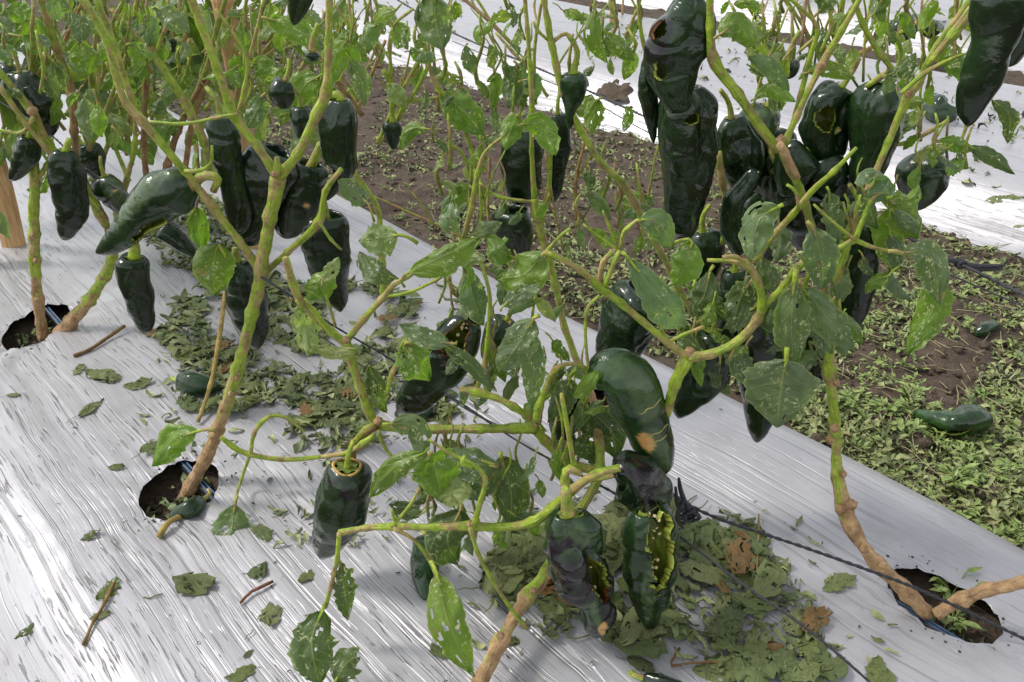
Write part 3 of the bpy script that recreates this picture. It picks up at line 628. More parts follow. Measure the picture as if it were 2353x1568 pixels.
# leaves traced singly: plant|class|width|extra distance|options|points (stalk start, blade base ... tip)
LEAVES = """
B|b|78|-.05|holes=.1|495,990 450,993 400,1010 345,1082
B|g|92|-.07|holes=.3,rag=.25|545,1140,-.01 540,1160,-.02 530,1230,-.05 520,1300,-.08
B|b|104|.02|holes=.05,rag=.08|520,590 500,562 490,620 492,685
B|b|52|.04|holes=.1|460,450 452,475 455,520 460,590
B|g|56|-.02|holes=.2|860,510 845,466 812,445 776,416
B|b|46|.06|fold=.6|215,205 225,240 235,275 240,312
B|b|58|.0|fold=.5|735,650 735,648 720,665 700,690
D|b|76|.02|holes=.1,fold=.5|770,750 752,690 738,650 702,665
D|p|34|.01|fold=.2|740,660 740,645 755,630 775,602
D|p|34|.0|fold=.3|800,800 822,806 770,808 714,788
D|d|60|.05|rag=.3|845,850 848,840 868,890 885,955
D|p|66|.02|rag=.5,holes=.5|680,690 690,700 700,760 715,812
D|p|84|.1|rag=.3,holes=.15|960,560 915,540 875,545 825,550
D|g|64|.08|holes=.2|930,660 912,640 868,615 822,590
D|b|74|.0|holes=.1,fold=.45,asym=.3|925,640 940,626 1010,585 1105,550
D|p|36|.02|fold=.3|1110,595 1115,592 1060,605 1005,618
D|g|54|.06|holes=.2|1062,560 1050,535 1035,500 1040,468
D|g|46|.06|holes=.2|1075,545 1085,540 1120,515 1150,520
D|b|74|.04|holes=.05|1190,600 1180,592 1150,565 1118,548
D|b|104|.02|holes=.0,rag=.08,fold=.2|1258,577 1250,582 1205,625 1140,650
D|g|72|.05|holes=.1|1080,610 1076,622 1090,680 1112,735
D|g|52|.0|holes=.2|1150,715 1155,705 1200,680 1245,662
D|g|94|-.02|holes=.25|1240,725 1226,732 1190,785 1148,845
D|g|62|-.01|holes=.2|1230,740 1222,760 1225,840 1222,925
D|g|50|-.03|holes=.1,fold=.2|1050,790 1035,790 975,775 915,760
D|b|96|-.02|holes=.1,rag=.2|950,790 925,790 960,830 985,890
D|d|42|-.03|fold=.6|1000,790 1015,790 1080,830 1142,888
D|g|92|-.03|holes=.15|1060,1060 1150,1075 1080,1050 980,1055
D|g|66|-.05|fold=.5,holes=.2|880,975 900,975 950,990 975,1045
D|b|62|-.09|fold=.4,holes=.08|985,1030 980,1038 905,1065 850,1150
D|b|112|-.07|rag=.35,holes=.2|990,1040 988,1048 1000,1090 1015,1150
D|p|68|-.08|rag=.3,holes=.15|1090,1130 1085,1130 1045,1135 1003,1165
D|d|118|-.04|holes=.0,rag=.1|1060,1160 1060,1172 1030,1220 1050,1295
D|d|104|-.01|holes=.0,rag=.12|1150,1040 1152,1052 1175,1130 1170,1205
D|b|98|-.13|holes=.35,rag=.15,shape=.35|990,1290,.01 1003,1315,0 1035,1420,-.03 1090,1566,-.055
D|d|112|-.13|holes=.15,rag=.35|748,1390,.01 742,1400 715,1480,-.03 735,1575,-.05
D|d|78|-.15|holes=.1|770,1580,-.03 768,1570,-.03 795,1530,-.02 822,1492,-.01
D|d|56|-.1|rag=.5,holes=.35|775,1280 782,1290 790,1350 800,1425
D|g|76|-.04|holes=.1,up=.4|1440,530 1468,505 1510,510 1548,580
D|b|86|-.03|holes=.0,rag=.1,fold=.4|1548,560 1590,552 1570,600 1548,662
D|g|94|-.06|holes=.15,shape=.72|1430,580 1442,592 1500,660 1575,760
D|g|86|-.03|holes=.15|1800,470 1790,474 1748,510 1722,592
D|g|92|-.04|holes=.15|1855,510 1868,525 1885,590 1895,668
D|g|78|-.02|holes=.12,up=.5|2035,455 2055,455 2020,430 2005,395
D|b|40|-.01|fold=.6|2045,452 2055,454 2090,455 2122,433
D|b|86|.03|holes=.1|2030,450 2045,462 2075,490 2105,545
D|b|78|.06|holes=.05|2040,470 2045,480 2050,560 2060,625
D|g|82|-.04|holes=.05,fold=.45,up=.6|2040,578 2075,582 2140,590 2150,690
D|b|80|-.03|holes=.1,fold=.4,shape=.3|2150,650 2158,660 2150,730 2085,818
D|g|88|-.05|holes=.15|1828,620 1824,645 1815,740 1826,852
D|g|186|-.06|holes=.12,rag=.3,wav=.08|1808,800 1806,830 1795,890 1790,992
D|g|86|-.03|holes=.15|1835,640 1842,660 1895,720 1960,795
D|d|74|.03|holes=.05|1640,610 1632,622 1612,670 1585,735
D|b|42|.0|fold=.7|1645,670 1640,692 1622,720 1608,755
D|d|64|.02|holes=.1|1730,640 1722,652 1705,700 1680,765
D|d|58|.04|holes=.1|1555,750 1560,760 1580,790 1560,850
D|b|40|.03|fold=.5|1590,790 1600,800 1605,840 1612,890
D|d|66|.03|holes=.2|1300,860 1310,870 1290,930 1260,985
D|b|46|-.02|holes=.1|1330,905 1320,910 1345,870 1375,840
D|d|90|.05|holes=.05|1340,930 1350,940 1400,990 1420,1060
D|g|60|.02|holes=.1|1675,830 1690,800 1700,830 1720,880
C|g|52|-.02|holes=.1,rag=.4|1900,430 1905,440 1915,500 1920,560
C|b|70|.0|holes=.05|1640,90 1655,80 1700,60 1738,115
C|g|46|.02|holes=.05|1715,135 1720,130 1765,150 1812,208
C|b|38|.03|holes=.0|1725,232 1735,228 1775,212 1822,228
C|b|40|.03|holes=.05|1840,170 1855,168 1905,160 1962,178
C|b|60|.0|holes=.0|2150,150 2160,138 2200,150 2222,200
C|d|44|.02|holes=.1|2030,180 2040,172 2070,150 2102,120
C|b|44|.07|holes=.1|2180,270 2150,325 2190,325 2245,348
C|d|38|.07|holes=.1,fold=.5|2200,330 2225,336 2280,360 2322,395
C|p|30|.06|fold=.5|2190,330 2180,340 2140,350 2095,372
C|d|42|.1|fold=.5,rag=.3|2270,220 2280,232 2315,260 2325,335
C|b|30|.02|holes=.0|2060,40 2070,30 2090,60 2100,90
C|g|44|.05|holes=.1|1990,50 2010,30 2030,10 2045,-20
C|b|34|.04|holes=.1|2130,80 2120,70 2140,40 2150,0
C|d|58|.02|holes=.1|1870,40 1880,30 1890,0 1895,-30
M|b|66|-.09|holes=.12|1190,290 1200,286 1245,295 1278,352
M|b|56|-.05|holes=.15|1185,265 1192,268 1175,300 1160,345
M|b|86|.05|holes=.1,fold=.4|1000,205 1012,214 1060,245 1112,305
M|g|92|.02|holes=.1,up=.0|995,-20 1000,-8 1000,50 1018,112
M|g|52|.15|holes=.1|795,120 805,135 830,190 835,245
M|p|46|.15|holes=.1|895,195 888,192 910,210 932,245
M|b|40|.1|fold=.6|1000,305 980,296 945,302 918,345
M|b|48|-.05|fold=.5|1360,10 1368,18 1362,80 1395,145
M|b|46|-.05|holes=.2|1385,70 1392,76 1420,100 1458,138
M|b|52|-.03|fold=.4|1385,225 1375,228 1365,260 1358,305
M|b|28|-.03|fold=.4|1440,240 1438,245 1445,265 1432,300
M|d|34|.0|holes=.1|1350,380 1355,388 1352,410 1348,440
M|g|36|-.04|holes=.2|1345,430 1350,440 1375,465 1402,502
M|g|40|.1|holes=.2|1075,100 1070,105 1080,140 1090,175
M|b|34|.12|fold=.5|1110,110 1112,105 1100,80 1140,50
M|b|34|.12|fold=.5|1115,190 1118,188 1140,180 1130,260
M|g|50|.05|holes=.1|1190,190 1200,185 1220,180 1230,240
M|b|32|.05|fold=.3|1500,450 1490,455 1450,450 1430,480
M|b|52|.08|holes=.1|1040,430 1045,425 1065,440 1020,470
M|b|40|.1|holes=.1|1310,260 1320,255 1345,250 1360,220
M|d|60|.06|holes=.2|1180,140 1190,150 1180,200 1170,245
M|g|44|.15|holes=.1|870,60 865,55 850,80 850,120
M|b|54|.15|holes=.2|905,60 912,50 920,75 915,110
M|b|34|.15|fold=.5|930,120 940,118 960,125 985,130
E|b|64|-.2|holes=.1|600,40 612,42 680,65 735,112
E|b|66|-.2|holes=.0|795,85 800,92 770,130 752,200
E|g|58|-.2|holes=.0,up=.0|350,20 358,16 400,40 442,72
E|g|60|.0|holes=.05|140,150 120,140 125,180 150,215
E|b|62|-.1|fold=.3|60,40 60,45 75,85 80,120
E|b|74|-.1|holes=.0|180,100 185,95 200,130 205,175
E|g|52|-.2|holes=.05|610,215 602,222 590,250 572,292
E|b|62|.0|holes=.0|570,150 580,145 600,150 625,185
E|b|80|-.1|holes=.1|745,170 735,175 700,195 680,250
E|b|60|-.1|holes=.0|660,150 655,160 640,175 610,190
E|b|54|.0|holes=.1|550,120 555,130 545,170 560,200
E|g|44|.0|holes=.1|330,40 335,35 345,60 342,105
E|b|50|-.1|holes=.1|290,105 300,100 315,115 340,120
E|g|46|.0|holes=.1|350,250 348,245 365,240 385,260
E|b|40|.0|fold=.3|660,110 670,105 690,105 715,130
E|b|44|-.1|holes=.1|830,80 825,85 800,85 770,90
E|g|60|-.1|holes=.1|690,80 700,90 720,110 700,150
A|g|50|-.1|holes=.15|200,215 195,225 205,270 215,320
A|b|60|.0|holes=.05|45,70 50,60 70,70 85,110
A|b|44|.05|fold=.3|110,395 108,400 95,420 60,440
A|g|48|.05|fold=.4|40,150 35,140 10,120 -20,110
A|b|54|.1|holes=.1|10,20 15,20 40,30 70,20
"""
for ln in LEAVES.strip().splitlines():
    k, cls, w, dy, op, ps = ln.split('|'); kw = {a.split('=')[0]: float(a.split('=')[1]) for a in op.split(',')}
    q = [tuple(float(c) for c in p.split(',')) for p in ps.split()]; Y = PL[k][1]+float(dy)
    P = [at(p[0], p[1], Y+(p[2] if len(p) > 2 else 0)) for p in q]
    # the blade bows off the straight line and its tip hangs nearer or farther
    for i in range(2, len(P)): P[i] = P[i]+Vector((0, R.uniform(-.012, .012), 0))
    leaf(PL[k][0], cls, float(w), P, **kw)

# leaf scars and woody knots on the trunks
def knob(key, x, y, w, dy):
    c = at(x, y, PL[key][1]+dy); r = px2m(w, c)*.40; o0 = wloc(PL[key][0]); vs = []; n, k = 8, 12; sd_ = R.random()*30
    for i in range(n+1):
        for j in range(k):
            t, a = math.pi*i/n, 2*math.pi*j/k; d = Vector((math.sin(t)*math.cos(a), math.sin(t)*math.sin(a), math.cos(t))); vs.append(c+d*r*(1+.45*nz(d, 1.8, sd_)+.2*nz(d, 4.5, sd_))-o0)
    fs = [(i*k+j, i*k+(j+1) % k, (i+1)*k+(j+1) % k, (i+1)*k+j) for i in range(n) for j in range(k)]
    m = mesh("knot", vs, fs, M_STEM, attr={"bark": [1.]*len(vs), "tc": np.array([tuple(v) for v in vs])}); link("knot", m, PL[key][0])
for a in (('C', 1956, 1160, 34, -.055), ('C', 1932, 1172, 30, -.05), ('C', 1906, 1012, 24, -.02), ('C', 1938, 1090, 20, -.03), ('C', 1918, 985, 26, -.02), ('C', 1985, 1262, 24, -.085), ('C', 1922, 880, 20, -.015), ('C', 2030, 1300, 24, -.10), ('C', 1795, 322, 30, .005), ('C', 2088, 215, 26, .01), ('C', 1888, 152, 22, .01),
          ('B', 530, 905, 16, -.012), ('B', 566, 770, 14, -.012), ('B', 490, 1000, 24, -.012), ('B', 545, 870, 12, -.012), ('B', 632, 400, 22, -.012), ('D', 1262, 1325, 18, -.075), ('D', 1225, 1358, 20, -.085), ('D', 1150, 1462, 22, -.145), ('D', 1585, 808, 26, -.035), ('D', 868, 968, 26, .015), ('D', 1232, 972, 26, .01), ('D', 795, 782, 22, .015), ('D', 1080, 1204, 20, -.085),
          ('A', 84, 690, 14, -.04), ('A', 82, 600, 15, -.04), ('A', 76, 540, 13, -.03), ('A', 75, 258, 30, -.05), ('A', 210, 680, 16, -.04), ('A', 232, 640, 14, -.04), ('A', 165, 735, 16, -.045)): knob(*a)

# smaller leaves and thin broken twigs all over the crowns
def inpoly(x, y, P):
    c = False; j = len(P)-1
    for i in range(len(P)):
        if (P[i][1] > y) != (P[j][1] > y) and x < (P[j][0]-P[i][0])*(y-P[i][1])/(P[j][1]-P[i][1])+P[i][0]: c = not c
        j = i
    return c
def foliage(key, P, n, y0, y1, L, cls, seed, twigs=.5):
    rr = random.Random(seed); xs, ys = [p[0] for p in P], [p[1] for p in P]; k = 0
    while k < n:
        x, y = rr.uniform(min(xs), max(xs)), rr.uniform(min(ys), max(ys))
        if not inpoly(x, y, P): continue
        k += 1; Y = rr.uniform(y0, y1); l = rr.uniform(*L); a = rr.gauss(PI/2, .75); dx, dy = math.cos(a)*l, math.sin(a)*l; sag = rr.uniform(-.2, .2)*l; dz = rr.uniform(-.5, .5)*l/F*Y
        st = (x-dx*.25+rr.uniform(-12, 12), y-abs(dy)*.25-rr.uniform(2, 14))
        pts = [at(*st, Y), at(x, y, Y), at(x+dx*.5+sag, y+dy*.5-abs(sag)*.5, Y+dz*.5), at(x+dx, y+dy, Y+dz)]
        o = leaf(PL[key][0], rr.choice(cls), l*rr.uniform(.42, .70), pts, fold=rr.uniform(.15, .8), wav=rr.uniform(.10, .22), rag=rr.choice((.1, .15, .3, .4)), holes=rr.choice((0., .05, .15, .3)), tilt=rr.gauss(0, .6), shape=rr.uniform(.33, .55), asym=rr.uniform(-.25, .25), up=rr.uniform(.1, .9))
        if rr.random() < twigs:
            w = rr.uniform(5, 10); h = rr.uniform(40, 120); e = rr.uniform(-.6, .6)*h
            tube("twig", [at(st[0]+e*.3, st[1]+h*.45, Y+.01), at(st[0], st[1], Y), at(st[0]+e*.35, st[1]-h*.4, Y), at(st[0]+e*.3+rr.uniform(-14, 14), st[1]-h*.75, Y+.01)], [px2m(w, pts[0])*.5, px2m(w, pts[0])*.5, px2m(w, pts[0])*.42, px2m(w, pts[0])*.3], PL[key][0], M_STEM, 6, .12, (lambda p: .5) if rr.random() < .3 else None, color=(*[rr.uniform(.6, 1.05)]*3, 1))
PI = math.pi
foliage('D', [(1600, 480), (1900, 520), (1990, 640), (1900, 840), (1700, 760)], 20, .76, .84, (46, 100), 'gggdb', 12, .25)
foliage('C', [(1900, 440), (2060, 420), (2080, 620), (1940, 700)], 10, .76, .82, (46, 96), 'ggbd', 13, .2)
def shoots(key, x0, x1, ya, yb, n, y0, y1, seed):
    rr = random.Random(seed)
    for k in range(n):
        x = rr.uniform(x0, x1); y = rr.uniform(ya, yb); Y = rr.uniform(y0, y1); l = rr.uniform(110, 300); a = rr.gauss(0, .38); w = rr.uniform(5, 12); dx = math.sin(a)*l; dy = -math.cos(a)*l; b = rr.uniform(-.06, .06)*l
        col = (*[rr.uniform(.65, 1.05)]*3, 1) if rr.random() < .75 else (.8, .68, .55, 1); bk = (lambda p: .62) if rr.random() < .22 else None
        P = [at(x, y, Y), at(x+dx*.35+b, y+dy*.35, Y), at(x+dx*.7+b*.5, y+dy*.7, Y+.01), at(x+dx, y+dy, Y+.02)]
        o = tube("branch", P, [px2m(w, P[0])*.5, px2m(w, P[0])*.45, px2m(w, P[0])*.4, px2m(w, P[0])*.32], PL[key][0], M_STEM, 7, .12, bk, color=col)
        s_ = rr.choice((-1, 1)); q = at(x+dx*.35+b+s_*l*.22, y+dy*.35-l*.32, Y+.01); tube("branch", [P[1], P[1].lerp(q, .5)+Vector((0, 0, .004)), q], [px2m(w, P[0])*.36, px2m(w, P[0])*.3, px2m(w, P[0])*.22], PL[key][0], M_STEM, 6, .12, None, color=col)
shoots('A', -20, 330, 180, 420, 12, 1.35, 1.9, 51)
shoots('E', 150, 620, 120, 360, 18, 1.5, 2., 52)
shoots('E', 600, 900, 120, 340, 16, 1.3, 1.9, 53)
shoots('M', 980, 1480, 60, 260, 9, 1.2, 1.5, 54)
shoots('C', 1680, 2220, 60, 260, 12, .9, 1.15, 55)
shoots('M', 1050, 1500, 420, 640, 8, 1.05, 1.25, 56)
foliage('A', [(-20, 0), (330, 0), (330, 300), (130, 340), (-20, 330)], 68, 1.25, 1.8, (38, 84), 'bbbggdp', 1)
foliage('E', [(180, -10), (560, -10), (560, 260), (330, 320), (200, 300)], 78, 1.4, 1.95, (34, 76), 'bbbbggyp', 2)
foliage('E', [(540, -10), (880, -10), (860, 210), (700, 320), (560, 260)], 76, 1.4, 1.95, (34, 80), 'bbbbggyp', 3)
foliage('M', [(880, 0), (1000, 0), (1500, 0), (1470, 130), (1380, 180), (1220, 150), (1180, 420), (1010, 360), (960, 230)], 60, 1.1, 1.4, (30, 66), 'bbggpdy', 4)
foliage('M', [(1010, 400), (1250, 440), (1480, 420), (1500, 560), (1250, 560), (1060, 600)], 26, 1.05, 1.25, (30, 62), 'bggdp', 5)
foliage('C', [(1660, 0), (2240, 0), (2200, 160), (2100, 330), (1900, 140), (1760, 240), (1670, 120)], 72, .84, 1.1, (30, 66), 'bbggdpy', 6)
foliage('C', [(2020, 420), (2130, 330), (2260, 330), (2120, 470)], 8, .8, .95, (34, 66), 'bgp', 7)
foliage('D', [(1060, 560), (1300, 700), (1360, 820), (1230, 930), (1010, 860), (1000, 720)], 38, .76, .88, (36, 80), 'ggbdp', 8)
foliage('D', [(960, 1010), (1280, 1010), (1330, 1090), (1180, 1230), (960, 1190)], 34, .70, .80, (36, 90), 'dggbd', 9)
foliage('D', [(1480, 620), (1760, 640), (1880, 780), (1660, 860), (1540, 780)], 30, .78, .86, (40, 90), 'ddggb', 10)
foliage('D', [(1260, 880), (1400, 900), (1400, 1040), (1280, 1040)], 16, .76, .84, (40, 80), 'dgb', 11)

# ------------------------------------------------------------------ peppers on the plants (x, y, width px, extra distance)
PI = math.pi
def pep(name, label, Y, pts, stalk=None, **kw):
    P = [at(p[0], p[1], Y+(p[3] if len(p) > 3 else 0)) for p in pts]; Rd = [px2m(p[2], q)/2 for p, q in zip(pts, P)]
    st = None
    if stalk: st = [(at(p[0], p[1], Y+(p[3] if len(p) > 3 else 0)), px2m(p[2], at(p[0], p[1], Y))/2) for p in stalk]
    return pepper3(name, label, P, Rd, stalk=st, **kw)
HP = "hanging_pepper"
pep(HP, "dark pepper hanging straight down beneath the curved torn pepper, over the film", 1.12, [(308, 590, 74), (308, 640, 78), (322, 700, 74), (332, 740, 58), (328, 768, 30)], [(310, 570, 24), (308, 555, 20)], seed=1)
pep(HP, "curved dark pepper with a torn underside, tip pointing down left over the bare stem", .96, [(452, 418, 60), (420, 425, 92, 0), (380, 445, 108), (330, 490, 96), (285, 535, 70), (250, 565, 52), (220, 582, 32)],
    [(470, 405, 22), (500, 410, 20), (490, 440, 16)], seed=2, tears=[(.52, 1.0, .15, .5)], scars=[(.0, 0, .02, .9)], pales=[(.35, -.7, .3, .5)], top='stub', tint=(1.5, 1.55, 1.5), seeds=10, lob=.05)
pep(HP, "slim dark pepper slanting down right behind the curved torn pepper", 1.18, [(368, 525, 50), (400, 545, 48), (430, 568, 42), (455, 588, 26)], seed=3, top='open')
pep(HP, "dark pepper with sideways tip hanging right of the thin left stem", 1.28, [(150, 345, 60), (155, 400, 74), (165, 460, 78), (160, 510, 60), (145, 552, 34)], [(160, 320, 14)], seed=4, amp=.1)
pep(HP, "small dark pepper hanging left of the thin stem above the wooden stake", 1.36, [(66, 315, 40), (60, 350, 56), (45, 385, 48), (22, 415, 18)], seed=5)
pep(HP, "grey-scarred rotting pepper behind the forked thin stems, left of the curved pepper", 1.34, [(240, 405, 46), (250, 430, 70), (270, 460, 66), (290, 488, 40)], seed=6, pales=[(.4, .3, .4, .8)], scars=[(.35, .2, .04, .12)], amp=.12)
pep(HP, "dark pepper at the left edge behind slanted brown branches", 1.42, [(45, 165, 60), (55, 200, 90), (95, 245, 84), (110, 290, 60), (105, 320, 30)], seed=7, amp=.13)
pep(HP, "black-green pepper half hidden right of the brown upright branch at left", 1.46, [(200, 330, 44), (212, 360, 62), (222, 390, 50), (230, 415, 26)], seed=8)
pep(HP, "small dark pepper behind the leaves at the left edge, topmost there", 1.5, [(25, 150, 40), (20, 180, 60), (10, 210, 44)], seed=9)
pep(HP, "long dark pepper left of the green fork in the left cluster", 1.0, [(505, 268, 66), (508, 300, 80), (520, 350, 76), (535, 410, 62), (545, 460, 66), (550, 510, 60), (545, 540, 34)], seed=10, amp=.1, tint=(1.1, 1.15, 1.1))
pep(HP, "broad dark pepper curling over the stub inside the green fork", 1.03, [(640, 345, 90), (625, 375, 130), (605, 420, 130), (585, 480, 116), (575, 530, 100), (585, 565, 56)], seed=11, top='open', lob=.1)
pep(HP, "open-rimmed dark pepper leaning behind the right arm of the green fork", 1.06, [(712, 375, 76), (705, 410, 90), (685, 460, 96), (665, 510, 86), (650, 545, 50)], [(730, 350, 20), (738, 330, 18)], seed=12, top='open', amp=.11, scars=[(.42, .5, .04, .12)])
pep(HP, "glossy dark pepper hanging against the right arm of the green fork", 1.0, [(782, 228, 66), (782, 265, 84), (778, 310, 92), (782, 350, 84), (790, 390, 64), (770, 430, 32), (748, 462, 18)], [(778, 218, 20), (745, 228, 18)], seed=13, top='stub', amp=.09)
pep(HP, "wide open-topped black pepper hanging behind the lower right branch of the upright plant", 1.2, [(752, 492, 104), (752, 540, 112), (752, 590, 112), (758, 640, 96), (776, 690, 52), (783, 718, 18)], [(745, 480, 20), (738, 440, 18)], seed=14, top='open', lob=.06)
pep(HP, "tall dark pepper hanging behind the thick trunk of the upright plant", 1.02, [(545, 600, 70), (552, 640, 92), (568, 700, 100), (582, 760, 70), (590, 805, 28)], [(540, 570, 16)], seed=15)
pep(HP, "small pointed pepper hanging alone on a straight stalk above the soil path", 1.3, [(903, 280, 38), (903, 300, 46), (903, 320, 36), (905, 345, 14)], [(901, 265, 14), (900, 215, 11), (903, 195, 10)], seed=16, amp=.04)
pep(HP, "pointed pepper cut by the top edge of the frame, upper left of centre", .98, [(692, -40, 60), (688, -5, 56), (682, 28, 44), (674, 58, 20)], seed=17, amp=.04)
pep(HP, "tiny wilted pepper on a thick dark stalk between the upper leaves", 1.1, [(718, 118, 20), (718, 128, 30), (720, 142, 16)], [(716, 108, 16), (722, 80, 14), (730, 55, 10)], seed=18, amp=.15)
pep(HP, "round dark green pepper behind a leaf, between the two fork arms", 1.25, [(655, 185, 40), (648, 205, 62), (650, 228, 56), (655, 252, 26)], seed=19)
pep(HP, "dark pepper in the shade behind the right fork arm", 1.3, [(690, 245, 40), (692, 275, 56), (692, 300, 44), (690, 320, 18)], seed=20)
pep(HP, "tiny green pepper dangling far back between upper left stems", 1.7, [(398, 90, 16), (397, 100, 18), (397, 122, 7)], [(396, 75, 7), (402, 60, 6)], seed=46, amp=.03)
pep(HP, "smooth pear-shaped pepper on an arched stalk, top centre", 1.04, [(1318, 168, 60), (1318, 195, 66), (1316, 225, 54), (1311, 255, 28), (1308, 298, 18)], [(1320, 155, 16), (1327, 118, 12), (1305, 80, 11)], seed=21, top='stub', amp=.03, lob=.04, tint=(1.3, 1.5, 1.1))
pep(HP, "wide dark pepper behind the two slim stems in the centre", 1.2, [(1195, 300, 80), (1198, 340, 96), (1198, 390, 100), (1202, 440, 90), (1205, 478, 46)], seed=22, amp=.06)
pep(HP, "narrow black pepper right of the slim stems in the centre", 1.24, [(1282, 262, 44), (1284, 310, 52), (1280, 370, 50), (1276, 420, 46), (1270, 468, 24)], seed=23)
pep(HP, "dark open-topped pepper cut off below the wide one, left of the stem base", 1.16, [(1178, 482, 84), (1182, 515, 86), (1190, 550, 80), (1198, 592, 56)], seed=24, top='open')
pep(HP, "upper torn pepper of the tall dark stack, split open red-brown at its left shoulder", .84, [(1592, -8, 84), (1580, 30, 120), (1562, 80, 144), (1548, 130, 140), (1548, 180, 118), (1556, 225, 86), (1575, 262, 56)], [(1560, -30, 26), (1540, -60, 22)], seed=25, top='stub', amp=.10, lob=.1,
    tears=[(.30, -.85, .07, .35), (.56, -.5, .06, .25)], rots=[(.32, -.85, .16, .6)], tint=(1.2, 1.3, 1.25))
pep(HP, "lower long pepper of the tall dark stack, slit pale green on its left side", .86, [(1572, 205, 110), (1575, 250, 140), (1575, 310, 146), (1578, 370, 132), (1572, 430, 110), (1566, 490, 84), (1570, 535, 56), (1560, 556, 28)], seed=26, amp=.075, lob=.10, tears=[(.13, -1.15, .15, .12), (.14, .35, .03, .3)], pales=[(.82, .7, .05, .15)])
pep(HP, "thin torn pepper shell hanging at the left of the tall dark stack", .88, [(1488, 130, 30), (1486, 180, 46), (1492, 240, 44), (1500, 300, 30), (1502, 330, 14)], seed=47, top='open', amp=.14)
pep(HP, "grey-green lobed pepper behind the thick diagonal branch", .96, [(1765, 245, 70), (1752, 275, 96), (1735, 320, 104), (1720, 360, 80), (1712, 390, 40)], seed=27, pales=[(.3, .2, .3, .9)], amp=.1, tint=(1.4, 1.4, 1.5))
pep(HP, "dark wrinkled pepper between the tall stack and the diagonal branch", .93, [(1680, 270, 60), (1685, 320, 92), (1700, 370, 104), (1705, 420, 90), (1700, 465, 50)], seed=28, amp=.13)
pep(HP, "curled pepper flap twisting down below the wrinkled pepper", .87, [(1738, 392, 30), (1715, 430, 44), (1685, 470, 56), (1682, 520, 66), (1695, 560, 56), (1690, 592, 24)], seed=29, top='open', amp=.12)
pep(HP, "huge two-lobed dark pepper hanging from the hooked stalk at upper right", .88, [(2038, 192, 78), (2022, 235, 116), (2015, 290, 128), (2005, 345, 124), (1990, 400, 92), (1975, 448, 36)], [(2055, 172, 20), (2070, 165, 20), (2040, 168, 18), (1990, 200, 12)], seed=30, amp=.07, lob=.12, tint=(1.25, 1.3, 1.2))
pep(HP, "left half of the dark cluster with a crumpled pale-green tear", .91, [(1935, 200, 90), (1905, 245, 112), (1895, 290, 116), (1905, 335, 100), (1925, 370, 56)], seed=31, amp=.12, tears=[(.34, .1, .13, .5)], lob=.11)
pep(HP, "squat glossy pepper under the brown broken stub, left of the huge one", .90, [(1858, 345, 84), (1840, 362, 100), (1828, 390, 92), (1815, 425, 70), (1800, 455, 30)], seed=32, lob=.1)
pep(HP, "rounded shiny pepper low in the dark right cluster, above the diagonal twig", .90, [(1900, 355, 60), (1905, 385, 92), (1915, 420, 90), (1925, 455, 50)], seed=33)
pep(HP, "broad black pepper at the bottom of the dark right cluster", .93, [(1790, 385, 96), (1820, 430, 150), (1850, 480, 160), (1880, 530, 130), (1905, 580, 60)], seed=34, lob=.1)
pep(HP, "long dark pepper hanging at the top right corner", .74, [(2310, -40, 130), (2300, 20, 126), (2285, 90, 112), (2265, 150, 104), (2245, 205, 88), (2232, 250, 66), (2224, 292, 36)], seed=35, amp=.1, lob=.11)
pep(HP, "second dark pepper behind the long one at the right edge", .86, [(2370, 10, 110), (2345, 60, 110), (2325, 110, 84), (2310, 155, 44)], seed=48)
pep(HP, "oval blistered pepper hanging under a pale leaf above the second film bed", .96, [(2135, 352, 70), (2130, 385, 106), (2122, 425, 104), (2108, 460, 70), (2098, 485, 30)], [(2150, 340, 14), (2185, 330, 12)], seed=36, amp=.10, pales=[(.5, .3, .2, .25)], top='stub')
pep(HP, "long narrow dark pepper hanging alongside the right trunk", .84, [(1975, 488, 50), (1978, 540, 80), (1980, 600, 86), (1972, 660, 82), (1962, 715, 70), (1955, 765, 26)], seed=37, amp=.06, lob=.09)
pep("curved_pepper", "curved green pepper with a tan hail scar and cracks in the centre foreground", .73, [(1362, 878, 60), (1392, 862, 104), (1432, 872, 128), (1462, 920, 128), (1482, 975, 118), (1505, 1030, 102), (1520, 1070, 76), (1527, 1092, 36)], [(1382, 822, 14), (1378, 850, 10)], seed=38, top='stub', amp=.05, lob=.045,
    scars=[(.60, -.22, .085, .27)], rots=[(.95, -.3, .06, .7)], cracks=[(.36, -.1, .9), (.56, -.2, 1.0), (.62, -.1, .7)], pales=[(.25, .3, .22, .5), (.72, .1, .2, .5)], tint=(1.8, 2.0, 1.5))
pep(HP, "black-green pepper with a dried orange rim hanging under the low left branch", .74, [(798, 1072, 100), (796, 1110, 124), (785, 1160, 128), (768, 1210, 112), (750, 1255, 76), (738, 1285, 34)], None, seed=39, top='calyx', amp=.06, lob=.05, rim=M_RUST, tint=(1.2, 1.3, .9), rots=[(.08, .2, .07, 1.4)])
pep(HP, "tilted dark pepper torn open at the top, brown seeds inside, behind the pierced leaf", .80, [(1085, 735, 66), (1060, 770, 104), (1030, 820, 116), (990, 870, 106), (950, 915, 86), (915, 955, 40)], seed=40, top='open', tears=[(.14, -.1, .16, .55)], seeds=16, amp=.07, rots=[(.14, -.1, .2, .6)])
